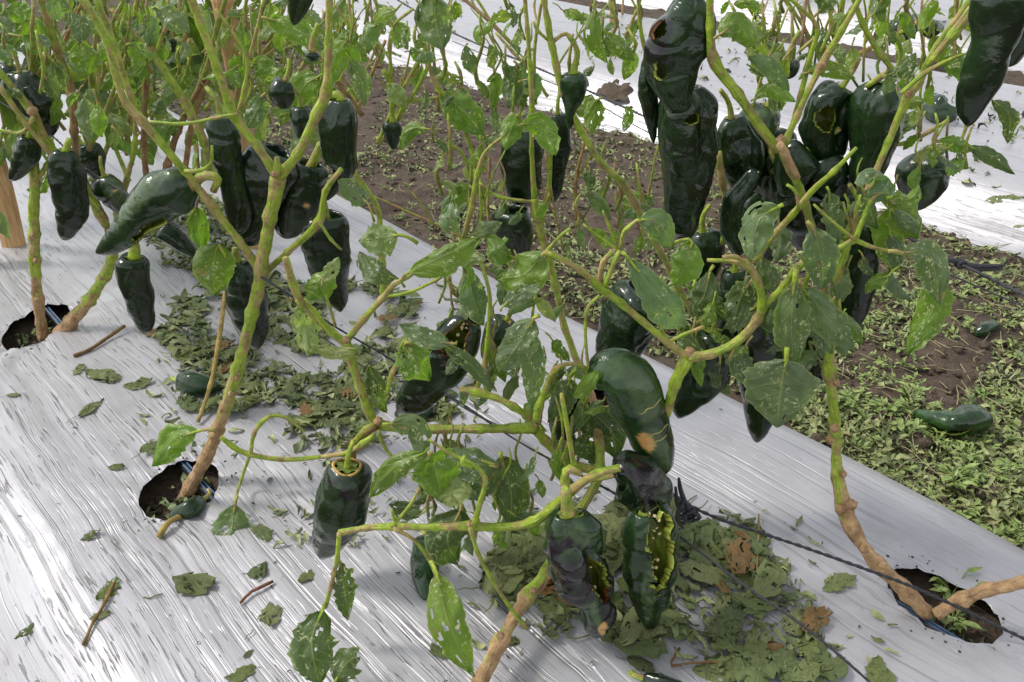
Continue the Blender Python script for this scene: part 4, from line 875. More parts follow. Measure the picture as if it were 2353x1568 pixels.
pep(HP, "rotting split pepper hanging front centre, purple-black around a yellow-green wound", .635, [(1308, 1178, 100), (1308, 1220, 130), (1328, 1280, 140), (1352, 1340, 124), (1368, 1400, 100), (1375, 1440, 74), (1378, 1460, 40)], [(1302, 1162, 30), (1300, 1120, 24)], seed=41, top='calyx', amp=.17, lob=.10, wall=.006,
    tears=[(.44, .50, .17, .40)], rots=[(.30, -.5, .24, .9), (.68, .7, .16, .6), (.93, .1, .12, .9)], pales=[(.12, .4, .1, .8), (.66, -.05, .12, .22)], scars=[(.84, .2, .07, .25)], tint=(1.2, 1.35, 1.0), seeds=5)
pep(HP, "pepper torn wide open with a bright yellow-green lip, right of the rotting split one", .655, [(1492, 1168, 96), (1494, 1205, 124), (1497, 1270, 120), (1494, 1340, 106), (1491, 1400, 84), (1490, 1450, 34)], seed=42, top='open', amp=.13, lob=.09, wall=.009,
    tears=[(.15, .48, .38, .62)], seeds=14, pales=[(.62, -.1, .26, .45)], rots=[(.97, 0, .05, .8)], tint=(1.5, 1.5, 1.3))
pep(HP, "blunt grey-black pepper end wedged under the curved scarred pepper, above the wide open one", .69, [(1412, 1090, 60), (1440, 1082, 96), (1475, 1105, 118), (1500, 1150, 96), (1512, 1185, 50)], seed=55, amp=.12, lob=.09, pales=[(.5, .1, .3, .5)], rots=[(.3, .3, .3, .8)], cracks=[(.6, -.8, .4)])
pep(HP, "dark open-rimmed pepper behind the thin branch, above the curved scarred one", .86, [(1485, 672, 124), (1470, 700, 140), (1445, 750, 138), (1420, 800, 120), (1405, 850, 80)], seed=43, top='open', lob=.06)
pep(HP, "dark pepper whose tip shows below the broad speckled leaf", .86, [(1720, 700, 90), (1735, 780, 108), (1750, 860, 100), (1750, 940, 78), (1742, 985, 54), (1738, 1018, 28)], seed=44)
pep(HP, "dark pepper between the speckled leaves and the right trunk", .86, [(1855, 680, 70), (1868, 740, 92), (1872, 800, 90), (1872, 850, 66), (1870, 890, 28)], seed=45)
pep(HP, "black pepper under the forked arm, right of the curved scarred pepper", .84, [(1640, 760, 80), (1630, 820, 110), (1600, 880, 100), (1570, 930, 66), (1558, 962, 28)], seed=49)
pep(HP, "black pepper in shadow below the tall stack", .94, [(1615, 530, 60), (1620, 570, 84), (1615, 620, 86), (1605, 670, 44)], seed=50)
pep(HP, "black pepper hidden behind leaves right of the fork stem", .9, [(1690, 620, 70), (1690, 680, 96), (1680, 740, 84), (1670, 790, 36)], seed=51)
pep(HP, "dark pepper behind the pale leaves right of the tilted open pepper", .88, [(1165, 735, 60), (1150, 765, 78), (1130, 800, 60), (1115, 830, 24)], seed=52)
pep(HP, "small ribbed pepper under a dark stalk between the upper right branches", .98, [(1812, 140, 40), (1812, 155, 48), (1812, 172, 40), (1812, 182, 20)], [(1812, 132, 16), (1825, 95, 12), (1838, 70, 9)], seed=53, top='stub', amp=.08)
pep(HP, "dark pepper in shade inside the open centre plant, above the trunk", .82, [(1300, 900, 60), (1295, 945, 74), (1290, 990, 60), (1288, 1030, 24)], seed=54)

pep(HP, "dark wrinkled pepper wedged in the gap between the diagonal branch and the squat glossy one", .97, [(1775, 300, 80), (1780, 350, 110), (1775, 410, 110), (1765, 460, 60)], seed=70, amp=.11)
pep(HP, "black pepper deep in shadow behind the bottom of the dark right cluster", 1.0, [(1720, 440, 80), (1735, 500, 110), (1750, 560, 96), (1755, 610, 40)], seed=71, amp=.1)
pep(HP, "black pepper filling the shade between the huge two-lobed one and the long narrow one", .96, [(1945, 400, 90), (1945, 450, 120), (1935, 510, 110), (1925, 570, 50)], seed=72, amp=.1, top='open')
# peppers fallen to the ground: spine laid on the surface
def fallen(label, pts, surf, **kw):
    P = []; Rd = []
    for x, y, w in pts:
        g = gr(x, y, surf); r = px2m(w, g)/2; g = gr(x, y, surf+r*.85); P.append(g); Rd.append(r)
    return pepper3("fallen_pepper", label, P, Rd, group="peppers knocked to the ground", **kw)
fallen("fallen split pepper lying among weeds on the soil path at right", [(2265, 965, 56), (2230, 968, 74), (2190, 975, 72), (2140, 965, 54), (2095, 948, 24)], -.15, seed=60, top='open', tears=[(.60, .75, .2, .35)], tint=(2, 2.3, 1.6), lob=.09)
fallen("stub of a fallen dark pepper among dead leaves left of the upright trunk", [(412, 875, 40), (440, 882, 54), (480, 888, 44), (505, 892, 20)], .0, seed=61, tint=(1.3, 1.4, 1.3))
fallen("fallen dark pepper lying on the film below the low front branch", [(975, 1238, 46), (978, 1280, 62), (978, 1330, 58), (975, 1380, 22)], .0, seed=62, tint=(1.7, 2., 1.6))
fallen("end of a fallen pepper resting under the tilted open pepper", [(1000, 948, 40), (970, 950, 46), (930, 952, 40), (908, 950, 20)], .0, seed=63, tears=[(.1, .5, .1, .4)])
fallen("fallen pepper at the bottom edge under the litter", [(1480, 1558, 30), (1520, 1570, 44), (1570, 1585, 40)], .0, seed=64)
fallen("shrivelled dark pepper lying inside the left planting hole", [(465, 1150, 30), (440, 1170, 44), (415, 1178, 36), (390, 1190, 20)], -.012, seed=65, tint=(1.2, 1.4, 1.))
fallen("wrinkled fallen pepper on the second film bed near the right branches", [(2135, 238, 40), (2155, 250, 58), (2180, 262, 46), (2195, 270, 22)], .0, seed=66, amp=.2, tint=(1.8, 1.9, 1.8))
fallen("fallen dark pepper on the far film at upper right, left one", [(2040, 80, 30), (2065, 70, 50), (2100, 52, 40), (2120, 45, 16)], .0, seed=67, tint=(1.3, 1.4, 1.3))
fallen("fallen dark pepper on the far film at upper right, beside the long hanging one", [(2115, 70, 24), (2140, 65, 40), (2165, 60, 16)], .0, seed=68, tint=(1.3, 1.4, 1.3))
fallen("small fallen pepper lying in the weeds below the torn right leaf", [(2290, 745, 26), (2260, 758, 34), (2240, 770, 14)], -.15, seed=69, tint=(2, 2.4, 1.8))

# ------------------------------------------------------------------ stakes, twine, drip hoses
def stake(label, pts, seed):
    P = [Vector(p) for p, _ in pts]; root = thing("wooden_stake", label, "stake", P[0]); o0 = P[0]; vs = []; fs = []
    n = 14
    A = spline(np.c_[np.array([tuple(p) for p in P]), [r for _, r in pts]], n)
    for i in range(n):
        for k in range(10):
            a = 2*PI*k/10; r = A[i, 3]*(1+.10*math.cos(3*a+seed)+.10*nz((k*.7, i*.25, seed), 1.)); vs.append((A[i, 0]+r*math.cos(a)-o0.x, A[i, 1]+r*math.sin(a)*.7-o0.y, A[i, 2]-o0.z))
    for i in range(n-1):
        for k in range(10): fs.append((i*10+k, i*10+(k+1) % 10, (i+1)*10+(k+1) % 10, (i+1)*10+k))
    fs.append(tuple(range((n-1)*10, n*10)))
    me = mesh("post", vs, fs, M_WOOD); me.polygons.foreach_set("use_smooth", [False]*len(me.polygons)); link("post", me, root)
    i = int(n*.42); rr = A[i, 3]*1.12
    if label.startswith("pale wooden stake at"): return root
    tube("tie", [Vector((A[i, 0]+rr*math.cos(a*.63), A[i, 1]+rr*.75*math.sin(a*.63), A[i, 2]+.002*math.sin(a*.63))) for a in range(11)], [.0016]*11, root, M_TWINE, 5, 0., None, False, .006)
    return root
b = gr(38, 582, -.03); stake("pale wooden stake at the left edge, driven through the film", [(gr(40, 592, -.03), px2m(50, b)/2), (at(8, 450, b.y-.02), px2m(50, b)/2), (at(-45, 250, b.y-.05), px2m(46, b)/2), (at(-100, 50, b.y-.08), px2m(44, b)/2)], 1)
b = gr(590, 590, -.03); stake("orange-brown wooden stake behind the left fork, upper left", [(b, .019), (at(556, 250, b.y-.02), .020), (at(536, 120, b.y-.05), .021), (at(512, 0, b.y-.08), .022), (at(502, -60, b.y-.08), .022)], 4)
b = gr(1404, 85, -.05); stake("thin distant stake on the second film bed, top centre", [(b, .012), (at(1407, 20, b.y-.05), .012), (at(1412, -40, b.y-.08), .012)], 6)
def twine(label, pts, w=.0016, strands=1, group="black support twines along the bed"):
    P = [at(x, y, Y) for x, y, Y in pts]; root = thing("support_twine", label, "twine", P[0], group)
    for s in range(strands):
        Q = spline(np.array([tuple(p) for p in P]), 160); tw = s*PI
        L = np.r_[0, np.cumsum(np.linalg.norm(np.diff(Q, axis=0), axis=1))]; off = w*.8 if strands > 1 else 0
        Q = Q+np.c_[np.cos(L*260+tw)*off, np.zeros(len(L)), np.sin(L*260+tw)*off]
        vs, fs = tube_geo(Q, [w]*len(Q), 6, .2, s); link("strand", mesh("strand", np.array(vs)-np.array(P[0]), fs, M_TWINE, attr={"bark": [0]*len(vs)}), root)
    return root
t1 = twine("double black twine crossing the path from top centre to the knot at right", [(905, -5, 2.05), (1040, 75, 1.9), (1220, 150, 1.62), (1350, 208, 1.45), (1490, 272, 1.28), (1650, 342, 1.08), (1760, 388, 1.02), (1950, 475, .90), (2100, 552, .82), (2205, 606, .77), (2280, 642, .74), (2420, 710, .68)], .0015, 2)
twine("thin lower black twine beside the knotted one at right", [(1040, 95, 2.0), (1220, 172, 1.7), (1340, 222, 1.5), (1490, 305, 1.33), (1700, 398, 1.1), (1950, 515, .94), (2010, 545, .90), (2180, 630, .81), (2300, 682, .75), (2420, 735, .69)], .0010, 1)
def knot(parent, x, y, Y, r, tails, seed):
    rr = random.Random(seed); c = at(x, y, Y); P = []
    for k in range(26): a = k*1.9; P.append(c+Vector((math.cos(a)*r*rr.uniform(.5, 1), math.sin(a*1.3)*r*.8, math.sin(a)*r*rr.uniform(.4, .9))))
    k = tube("knot", P, [.0017]*len(P), parent, M_TWINE, 6, .1, None, False, .004)
    for tl in tails: tube("loose_end", [c]+[at(q[0], q[1], Y-.004*i) for i, q in enumerate(tl)], [.0030]*len(tl)+[.0016], parent, M_TWINE, 6, .2, None, False, .005)
knot(t1, 2208, 607, .77, .006, [[(2250, 612), (2310, 610)], [(2250, 618), (2300, 618)], [(2190, 598), (2170, 600)]], 3)
twine("long black twine running diagonally past the upright trunk to the front right corner", [(-20, 222, 1.55), (110, 305, 1.45), (205, 392, 1.36), (300, 450, 1.28), (390, 505, 1.18), (530, 598, .99), (605, 640, .93), (705, 705, .92), (760, 745, .92), (880, 815, .92), (1040, 915, .88), (1200, 1020, .83), (1330, 1090, .79), (1440, 1150, .73), (1560, 1232, .67), (1700, 1338, .62), (1850, 1442, .575), (1990, 1560, .54), (2040, 1610, .53)], .0012, 2)
t3 = twine("black twine from the dark knotted loop to the right planting hole and beyond", [(1500, 1105, .78), (1592, 1165, .74), (1660, 1195, .735), (1750, 1225, .73), (1860, 1262, .715), (2000, 1312, .69), (2100, 1350, .68), (2200, 1395, .665), (2353, 1468, .64), (2430, 1505, .63)], .0015, 2)
knot(t3, 1586, 1182, .735, .012, [[(1565, 1130), (1560, 1100)], [(1572, 1150), (1556, 1190), (1570, 1215)], [(1560, 1165), (1552, 1120)], [(1580, 1195), (1560, 1205)]], 5)
twine("thin black twine across the dead leaves behind the front branches", [(680, 740, 1.02), (760, 788, .99), (850, 850, .96), (980, 880, .95), (1070, 940, .92), (1160, 985, .9)], .0009, 1)
def hose(label, v, us):
    P = [bedpt(u, v, -.0185+.003*nz((u, v, 0), 5)) for u in np.linspace(us[0], us[1], 60)]; root = thing("drip_hose", label, "drip hose", P[0], "drip hoses under the film")
    A = np.array([tuple(p) for p in P]); vs, fs = tube_geo(A, [.0075]*len(A), 12); link("pipe", mesh("pipe", np.array(vs)-A[0], fs, M_HOSE), root)
    for dv, dz in ((-.0028, .0068), (.0028, .0068)):
        vs, fs = tube_geo(A+np.array(tuple(V*dv+Vector((0, 0, dz)))), [.0011]*len(A), 6); link("stripe", mesh("stripe", np.array(vs)-A[0], fs, M_STRIPE), root)
hose("blue-striped black drip hose showing in the two left planting holes", .293, (-.3, 2.2))
hose("blue-striped black drip hose showing at the right planting hole", .838, (-.3, 1.25))

# ------------------------------------------------------------------ fallen leaves
def flat_leaf(seed, rag, holes, fold, crumple, nt=17, ns=12):
    rr = random.Random(seed); mid = [np.array(((i/(nt-1)-.5), .10*math.sin(i/(nt-1)*PI*rr.uniform(.6, 1.6)+seed), .05*math.sin(i/(nt-1)*PI))) for i in range(nt)]
    vs, fs, uv = leaf_geo(np.array(mid), (0, 0, 1), rr.uniform(.45, .72), seed, nt, ns, fold, .14, rag, holes, rr.uniform(.3, .5), rr.uniform(-.25, .25))
    vs = np.array(vs)
    for v in vs: v[2] += crumple*(nz(v, 3.2, seed)+.6*nz(v, 7, seed))
    if rr.random() < .5:                                           # one side folded over
        a = rr.uniform(0, 6.28); d = np.array((math.cos(a), math.sin(a))); h = rr.uniform(.12, .25)
        for v in vs:
            s = v[:2] @ d-h
            if s > 0: v[:2] -= d*s*1.7; v[2] += .05+s*.25
    vs[:, 2] -= np.percentile(vs[:, 2], 12); vs[:, 2] = np.maximum(vs[:, 2], .0)
    b0 = len(vs); q = np.array([(-.5-k*.12, .02*math.sin(k*2+seed)*k, .03) for k in range(4)]); tv, tf = tube_geo(q, [.018, .016, .015, .014], 5)
    if rr.random() < .6:
        vs = np.vstack([vs, tv]); fs = fs+[tuple(b0+i for i in f) for f in tf]; uv = uv+[(.5, 0.)]*len(tv)
    return mesh("fallen_leaf", vs, fs, M_DRY, uv)
FL = [flat_leaf(i, .12+.3*((i*37) % 10)/10, .12+.5*((i*53) % 10)/10, .2+.35*((i*71) % 10)/10, .10+.10*((i*29) % 10)/10) for i in range(22)]
DC = ((.15, .205, .065), (.12, .17, .06), (.20, .25, .09), (.27, .30, .125), (.09, .13, .05), (.18, .235, .065))
def surf(u, v):
    if FV[0] < v < FV[1]: return film_z(u, v, *FV)
    return -.155
def drop(x, y, Lpx, rot=None, mesh_i=None, lift=.0015, col=None, name="fallen_leaf"):
    g = gr(x, y, 0.); u, v = g.dot(U), g.dot(V); g.z = surf(u, v)+lift
    o = link(name, FL[R.randrange(len(FL)) if mesh_i is None else mesh_i], None, g); s = px2m(Lpx, g)
    o.scale = (s, s*R.uniform(.8, 1.15), s*R.uniform(.35, .85)); o.rotation_euler = (R.uniform(-.15, .15), R.uniform(-.15, .15), R.uniform(0, 6.28) if rot is None else rot)
    c = col or R.choice(DC); j = R.uniform(.8, 1.2); o.color = (c[0]*j, c[1]*j, c[2]*j, 1); return o
SINGLE = [
 (235, 865, 92, -.3, "curled grey-green fallen leaf with its stalk, below the leftmost pepper plant"), (208, 935, 78, 1.1, "pale folded fallen leaf on bare film, left of the upright trunk"),
 (180, 850, 48, 1.4, "small crumpled fallen leaf beside the dark twig on the film"), (318, 880, 64, .4, "thin two-piece fallen leaf left of the litter heap"),
 (30, 911, 34, .3, "tiny leaf scrap near the left edge"), (346, 1018, 76, 1.3, "twisted fallen leaf left of the drooping low leaf"),
 (270, 1065, 46, .3, "small crumpled leaf scrap above left of the front planting hole"), (208, 1228, 46, .8, "little pale leaf scrap alone on the film left of the front hole"),
 (52, 1412, 74, .9, "wilted leaf with brown stalk near the bottom left corner"), (435, 1350, 116, .3, "lobed pale fallen leaf below the front planting hole"),
 (596, 1225, 74, -.7, "upper leaf of the dead leaf chain left of the rimmed pepper"), (602, 1310, 66, .2, "middle leaf of the dead leaf chain on the film"),
 (608, 1415, 84, 1.2, "lowest leaf of the dead leaf chain, with a brown stem"), (552, 1545, 72, .7, "narrow dark leaf cut by the bottom edge, left of the big torn leaf"),
 (703, 1330, 58, 1.2, "pointed grey leaf lying just below the rimmed pepper's tip"), (1014, 1495, 62, -.6, "oval pale leaf alone on the film left of the front trunk"),
 (1925, 1345, 100, .5, "two-lobed grey leaf alone on the film left of the right hole"), (1180, 1255, 76, .6, "dull leaf between the front branch and the leaning trunk"),
 (1425, 1450, 150, .3, "large pale green leaf lying under the rotting split pepper"), (1470, 1535, 70, -.4, "small pale leaf below the large one under the peppers"),
 (1770, 1510, 110, -.3, "orange-brown dead leaf in the front right litter"), (2010, 1560, 110, 1., "jagged leaf at the bottom edge right of the litter"),
 (1165, 1480, 60, .2, "green leaf scrap right of the front trunk"), (570, 1500, 30, .8, "tiny dark scrap near the bottom edge"), (870, 660, 60, .3, "grey leaf lying by the hidden hole of the second row"),
 (1650, 1545, 120, .1, "long rolled leaf at the bottom edge in the right litter")]
for k, (x, y, L, r, lab) in enumerate(SINGLE):
    o = drop(x, y, L, r, (k*5) % 22, col=(.30, .125, .04) if "orange" in lab else ((.14, .18, .065) if "pale" in lab else None)); tag(o, lab, "fallen leaf", "single leaves fallen on the near film")
for x, y, L, lab in ((2025, 452, 26, "tiny oval leaf on the second film bed, nearest the blistered pepper"), (2290, 462, 74, "crumpled pale leaf on the second film bed near the right edge"), (2340, 522, 26, "tiny leaf on the second film bed at the right edge"), (2320, 455, 60, "folded pale leaf touching the crumpled one at the right edge")):
    o = drop(x, y, L); o.location = gr(x, y, .006); tag(o, lab, "fallen leaf", "leaves on the second film bed")
def inpoly(x, y, P):
    c = False; j = len(P)-1
    for i in range(len(P)):
        if (P[i][1] > y) != (P[j][1] > y) and x < (P[j][0]-P[i][0])*(y-P[i][1])/(P[j][1]-P[i][1])+P[i][0]: c = not c
        j = i
    return c
def scatter(P, n, gap=None, th=0., rnd=R):
    xs, ys = [p[0] for p in P], [p[1] for p in P]; out = []; t = 0
    while len(out) < n and t < n*60:
        t += 1; x, y = rnd.uniform(min(xs), max(xs)), rnd.uniform(min(ys), max(ys))
        if inpoly(x, y, P) and (gap is None or nz((x, y, 0), gap, 4) > th): out.append((x, y))
    return out
HEAP1 = [(360, 770), (430, 660), (560, 610), (700, 650), (850, 640), (960, 700), (930, 790), (1000, 860), (1040, 960), (960, 1010), (830, 1050), (690, 1040), (650, 990), (720, 940), (600, 930), (530, 960), (400, 925), (430, 870), (370, 810)]
HEAP2 = [(1130, 1240), (1240, 1200), (1500, 1160), (1700, 1190), (1800, 1300), (1900, 1440), (1870, 1500), (1960, 1568), (1640, 1568), (1550, 1500), (1420, 1490), (1340, 1420), (1270, 1480), (1180, 1440), (1100, 1360)]
HEAP3 = [(330, 480), (430, 440), (560, 470), (560, 620), (470, 640), (380, 600), (330, 540)]
HEAP4 = [(540, 1180), (640, 1190), (640, 1280), (1000, 1250), (1250, 1200), (1200, 1100), (900, 1080), (880, 1190)]
for P, n, L, lab, grp, gp, th in (
    (HEAP1, 150, 70, "withered torn leaf in the litter heap behind the upright trunk", "dead leaves heaped behind the upright trunk", .008, -.22),
    (HEAP2, 115, 112, "withered torn leaf in the litter heap at the front right", "dead leaves heaped at the front right", .007, -.18),
    (HEAP3, 36, 40, "withered leaf in the small litter patch behind the curved torn pepper", "dead leaves behind the curved pepper", None, 0)):
    for (x, y) in scatter(P, n, gp, th):
        o = drop(x, y, L*R.uniform(.55, 1.3), lift=R.uniform(.001, .014)); tag(o, lab, "fallen leaf", grp)
        if R.random() < .05: o.color = (.30, .13, .045, 1); o['label'] = lab.replace('withered', 'rusty brown withered')
# dead twigs
def twig(label, pts, w, col=(.32, .22, .14, 1)):
    P = []
    for x, y, l in pts: g = gr(x, y, 0); g.z = surf(g.dot(U), g.dot(V))+l; P.append(g)
    root = thing("dead_twig", label, "twig", P[0], "broken twigs on the near film"); tube("wood", P, [px2m(w, p)/2 for p in P], root, M_STEM, 6, .25, lambda p: .85, color=col); return root
twig("thin dark twig on the film right of the leftmost hole", [(170, 820, .003), (205, 805, .004), (240, 785, .006), (290, 760, .012)], 8, (.4, .36, .2, 1))
twig("brown forked twig in the dead leaf chain", [(552, 1386, .004), (575, 1366, .006), (600, 1355, .006), (628, 1340, .004)], 8, (.4, .26, .2, 1))
twig("long stalk with a wilted tip near the bottom left", [(188, 1475, .003), (215, 1430, .004), (240, 1390, .004), (262, 1340, .004)], 8, (.5, .5, .2, 1))
o = drop(246, 1352, 66, 1.2, 3); tag(o, "wilted leaf tip on the long stalk, bottom left", "fallen leaf", "single leaves fallen on the near film")
o = drop(232, 1410, 50, .9, 8); tag(o, "crumpled leaf half way along the long stalk, bottom left", "fallen leaf", "single leaves fallen on the near film")
twig("green stalk poking out of the front planting hole", [(362, 1228, .004), (385, 1205, .010), (410, 1185, .008), (440, 1170, .0)], 14, (.8, .9, .5, 1))
twig("dark bent twig at the bottom edge of the right litter", [(1560, 1500, .004), (1540, 1540, .006), (1590, 1535, .006), (1700, 1530, .004)], 6, (.5, .42, .28, 1))
twig("bare upright stalk in the front right litter", [(1740, 1200, .01), (1738, 1260, .012), (1735, 1330, .01)], 5, (.75, .8, .4, 1))
twig("green broken stalk lying against the upright trunk", [(455, 970, .006), (490, 920, .03), (520, 860, .07), (545, 800, .12)], 10, (.8, .9, .5, 1))

# ------------------------------------------------------------------ litter, weeds and clods on the soil (nobody could count them)
class Bag:
    def __init__(s): s.v = []; s.f = []
    def frag(s, p, L, rr, curl=.5, flatn=.6):
        a = rr.uniform(0, 6.28); n = Vector((rr.gauss(0, flatn), rr.gauss(0, flatn), 1)).normalized(); x = Vector((math.cos(a), math.sin(a), 0)); x = (x-n*x.dot(n)).normalized(); y = n.cross(x); b = len(s.v)
        w = L*rr.uniform(.25, .6); c = rr.uniform(-curl, curl)*L
        for (tx, wd) in ((-.5, .15), (-.2, rr.uniform(.6, 1)), (.15, rr.uniform(.6, 1)), (.5, rr.uniform(.05, .4))):
            z = -4*c*tx*tx+c*.6; q = p+x*(tx*L)+n*z
            s.v += [q-y*(w*wd*rr.uniform(.6, 1.1))*.5+n*rr.uniform(-.1, .25)*L, q+n*rr.uniform(-.05, .05)*L, q+y*(w*wd*rr.uniform(.6, 1.1))*.5+n*rr.uniform(-.1, .25)*L]
        for i in range(3):
            for j in range(2): k = b+i*3+j; s.f.append((k, k+3, k+4, k+1))
    def straw(s, p, L, rr, r=.0009):
        a = rr.uniform(0, 6.28); d = Vector((math.cos(a), math.sin(a), rr.uniform(-.1, .3))); e = Vector((-d.y, d.x, 0))*rr.uniform(-.3, .3)
        A = np.array([tuple(p+d*(L*t)+e*(L*t*(1-t)*2)) for t in (0, .33, .66, 1)]); v, f = tube_geo(A, [r, r, r, r*.7], 4, cap=False); b = len(s.v); s.v += [Vector(q) for q in v]; s.f += [tuple(b+i for i in k) for k in f]
    def clod(s, p, r, rr):
        b = len(s.v); o = rr.random()*30; m, k = 4, 6
        s.v.append(p+Vector((0, 0, r*.7)))
        for i in range(1, m):
            for j in range(k):
                t, a = PI*i/m, 2*PI*j/k; d = Vector((math.sin(t)*math.cos(a), math.sin(t)*math.sin(a), math.cos(t)*.7)); s.v.append(p+d*r*(1+.5*nz(d, 1.5, o)))
        for j in range(k): s.f.append((b, b+1+j, b+1+(j+1) % k))
        for i in range(m-2):
            for j in range(k): s.f.append((b+1+i*k+j, b+1+(i+1)*k+j, b+1+(i+1)*k+(j+1) % k, b+1+i*k+(j+1) % k))
    def weed(s, p, h, rr):
        st = rr.randrange(3, 6)
        for q in range(st):
            a = rr.uniform(0, 6.28); l = h*rr.uniform(.5, 1.2); tip = p+Vector((math.cos(a)*l*.6, math.sin(a)*l*.6, l*rr.uniform(.35, .9)))
            A = np.array([tuple(p), tuple((p+tip)/2+Vector((0, 0, l*.12))), tuple(tip)]); v, f = tube_geo(A, [h*.03]*3, 3, cap=False); b = len(s.v); s.v += [Vector(x) for x in v]; s.f += [tuple(b+i for i in k) for k in f]
            for g in range(rr.randrange(2, 4)):
                t = tip if g == 0 else p.lerp(tip, rr.uniform(.4, .9)); aa = a+rr.uniform(-1.3, 1.3); x = Vector((math.cos(aa), math.sin(aa), rr.uniform(-.2, .5))).normalized(); y = x.cross(Vector((0, 0, 1))).normalized(); n = x.cross(y)*-1; L = h*rr.uniform(.35, .7); w = L*rr.uniform(.35, .55); b = len(s.v)
                for (tx, wd) in ((0, .12), (.3, 1), (.65, .8), (1, .06)):
                    q_ = t+x*(L*tx)-n*(L*.25*tx*tx)*-1*rr.choice((1, -.3)); s.v += [q_-y*w*wd*.5+n*L*.08*wd, q_, q_+y*w*wd*.5+n*L*.08*wd]
                for i in range(3):
                    for j in range(2): k = b+i*3+j; s.f.append((k, k+3, k+4, k+1))
    def build(s, name, m): return tag(link(name, mesh(name, s.v, s.f, m)), kind="stuff")
def onsoil(x, y):
    p = gr(x, y, -.15); u, v = p.dot(U), p.dot(V)
    return (1.215 < v < 2.36) or (3.70 < v < 4.36) or (5.7 < v < 6.3) or v > 7.5, p, v
rq = random.Random(21); lit, lit2, strw, wd, clods, chips = Bag(), Bag(), Bag(), Bag(), Bag(), Bag()
SOILREG = [(700, 0), (900, 130), (1480, 300), (2080, 500), (2353, 590), (2353, 1275), (1640, 880), (830, 470), (300, 180), (200, 0)]
FRONT = [(1640, 860), (1900, 800), (2060, 900), (2353, 1000), (2353, 1275), (2000, 1090)]
for (x, y) in scatter(SOILREG, 9500, .0045, -.16, rq):
    ok, p, v = onsoil(x, y)
    if ok: p.z = soil_z(p.x, p.y)+.004; rq.choice((lit, lit, lit2)).frag(p, rq.uniform(.007, .034)*rq.uniform(.6, 1.2), rq, .4, .25)
for (x, y) in scatter(FRONT, 900, .007, -.08, rq):
    ok, p, v = onsoil(x, y)
    if ok: p.z = soil_z(p.x, p.y)+.005; rq.choice((lit, lit, lit2)).frag(p, rq.uniform(.012, .034), rq, .6, .45)
for (x, y) in scatter(SOILREG, 900, None, 0, rq):
    ok, p, v = onsoil(x, y)
    if ok: p.z = soil_z(p.x, p.y)+.006; strw.straw(p, rq.uniform(.02, .07), rq)
for (x, y) in scatter(SOILREG, 650, .008, .05, rq)+scatter(FRONT, 70, .006, -.1, rq):
    ok, p, v = onsoil(x, y)
    if ok: p.z = soil_z(p.x, p.y); wd.weed(p, rq.uniform(.010, .028), rq)
for (x, y) in scatter(SOILREG, 3600, None, 0, rq):
    ok, p, v = onsoil(x, y)
    if ok: p.z = soil_z(p.x, p.y)+.001; clods.clod(p, min(.016, .0012+rq.expovariate(1/.0028)), rq)
TOPL = [(0, 0), (760, 0), (760, 200), (330, 260), (0, 330)]
for (x, y) in scatter(TOPL, 900, None, 0, rq):
    p = gr(x, y, -.1); u, v = p.dot(U), p.dot(V); p.z = (0.004 if FV[0] < v < FV[1]-.1 else -.14); rq.choice((lit, lit2)).frag(p, rq.uniform(.02, .05), rq)
# small fragments among the heaps, in the holes and dotted over all films
for P, n, L in ((HEAP1, 950, 42), (HEAP2, 420, 46), (HEAP3, 560, 30), (HEAP4, 60, 30)):
    for (x, y) in scatter(P, n, .008, -.25, rq):
        g = gr(x, y); g.z = surf(g.dot(U), g.dot(V))+rq.uniform(.002, .010); rq.choice((lit2, lit2, lit2, lit2, lit2, lit)).frag(g, px2m(L, g)*rq.uniform(.3, 1.15), rq, .3, .16)
for P, n in (([(330, 640), (560, 540), (1050, 640), (1120, 1000), (900, 1180), (640, 1300), (520, 1180), (300, 960)], 170), ([(960, 1150), (1500, 1100), (1900, 1200), (2050, 1420), (2050, 1568), (1300, 1568), (960, 1450)], 130)):
    for (x, y) in scatter(P, n, None, 0, rq):
        g = gr(x, y); u, v = g.dot(U), g.dot(V)
        if v < 1.05 and all(math.hypot(*hole_r(h, u, v)) > 1.1 for h in HOLES): g.z = surf(u, v)+.003; rq.choice((lit2, lit2, lit)).frag(g, px2m(34, g)*rq.uniform(.25, 1.2), rq, .4, .15)
for h in HOLES[:4]:
    for k in range(30):
        p = bedpt(*hole_pt(h, math.sqrt(rq.random())*.85, rq.uniform(0, 6.28)), -.040+rq.uniform(0, .012)); lit2.frag(p, rq.uniform(.012, .028), rq, .6, .5)
    for k in range(80): clods.clod(bedpt(*hole_pt(h, math.sqrt(rq.random()), rq.uniform(0, 6.28)), -.046), rq.uniform(.002, .007), rq)
    for k in range(40):                                   # crumbs of soil spilled over the rim
        u_, v_ = hole_pt(h, 1.02+rq.random()**2*.5, rq.uniform(0, 6.28)); clods.clod(bedpt(u_, v_, surf(u_, v_)), rq.uniform(.0006, .0022), rq)
for (x, y) in scatter([(0, 560), (900, 560), (2353, 1200), (2353, 1568), (0, 1568)], 130, None, 0, rq):
    g = gr(x, y); u, v = g.dot(U), g.dot(V)
    if v < 1.1: g.z = surf(u, v)+.0015; rq.choice((lit2, chips)).frag(g, rq.uniform(.002, .008), rq, .3, .2)
for (x, y) in scatter([(760, 0), (2353, 0), (2353, 560), (1500, 280), (1000, 170)], 520, .010, -.1, rq):
    g = gr(x, y); u, v = g.dot(U), g.dot(V)
    for k, (a, b) in enumerate(FAR_BEDS):
        if a+.06 < v < b-.06: g.z = film_z(u+k*3, v, a, b, False)+.004; rq.choice((lit2, lit2, lit, chips)).frag(g, rq.uniform(.008, .04), rq, .5, .4)
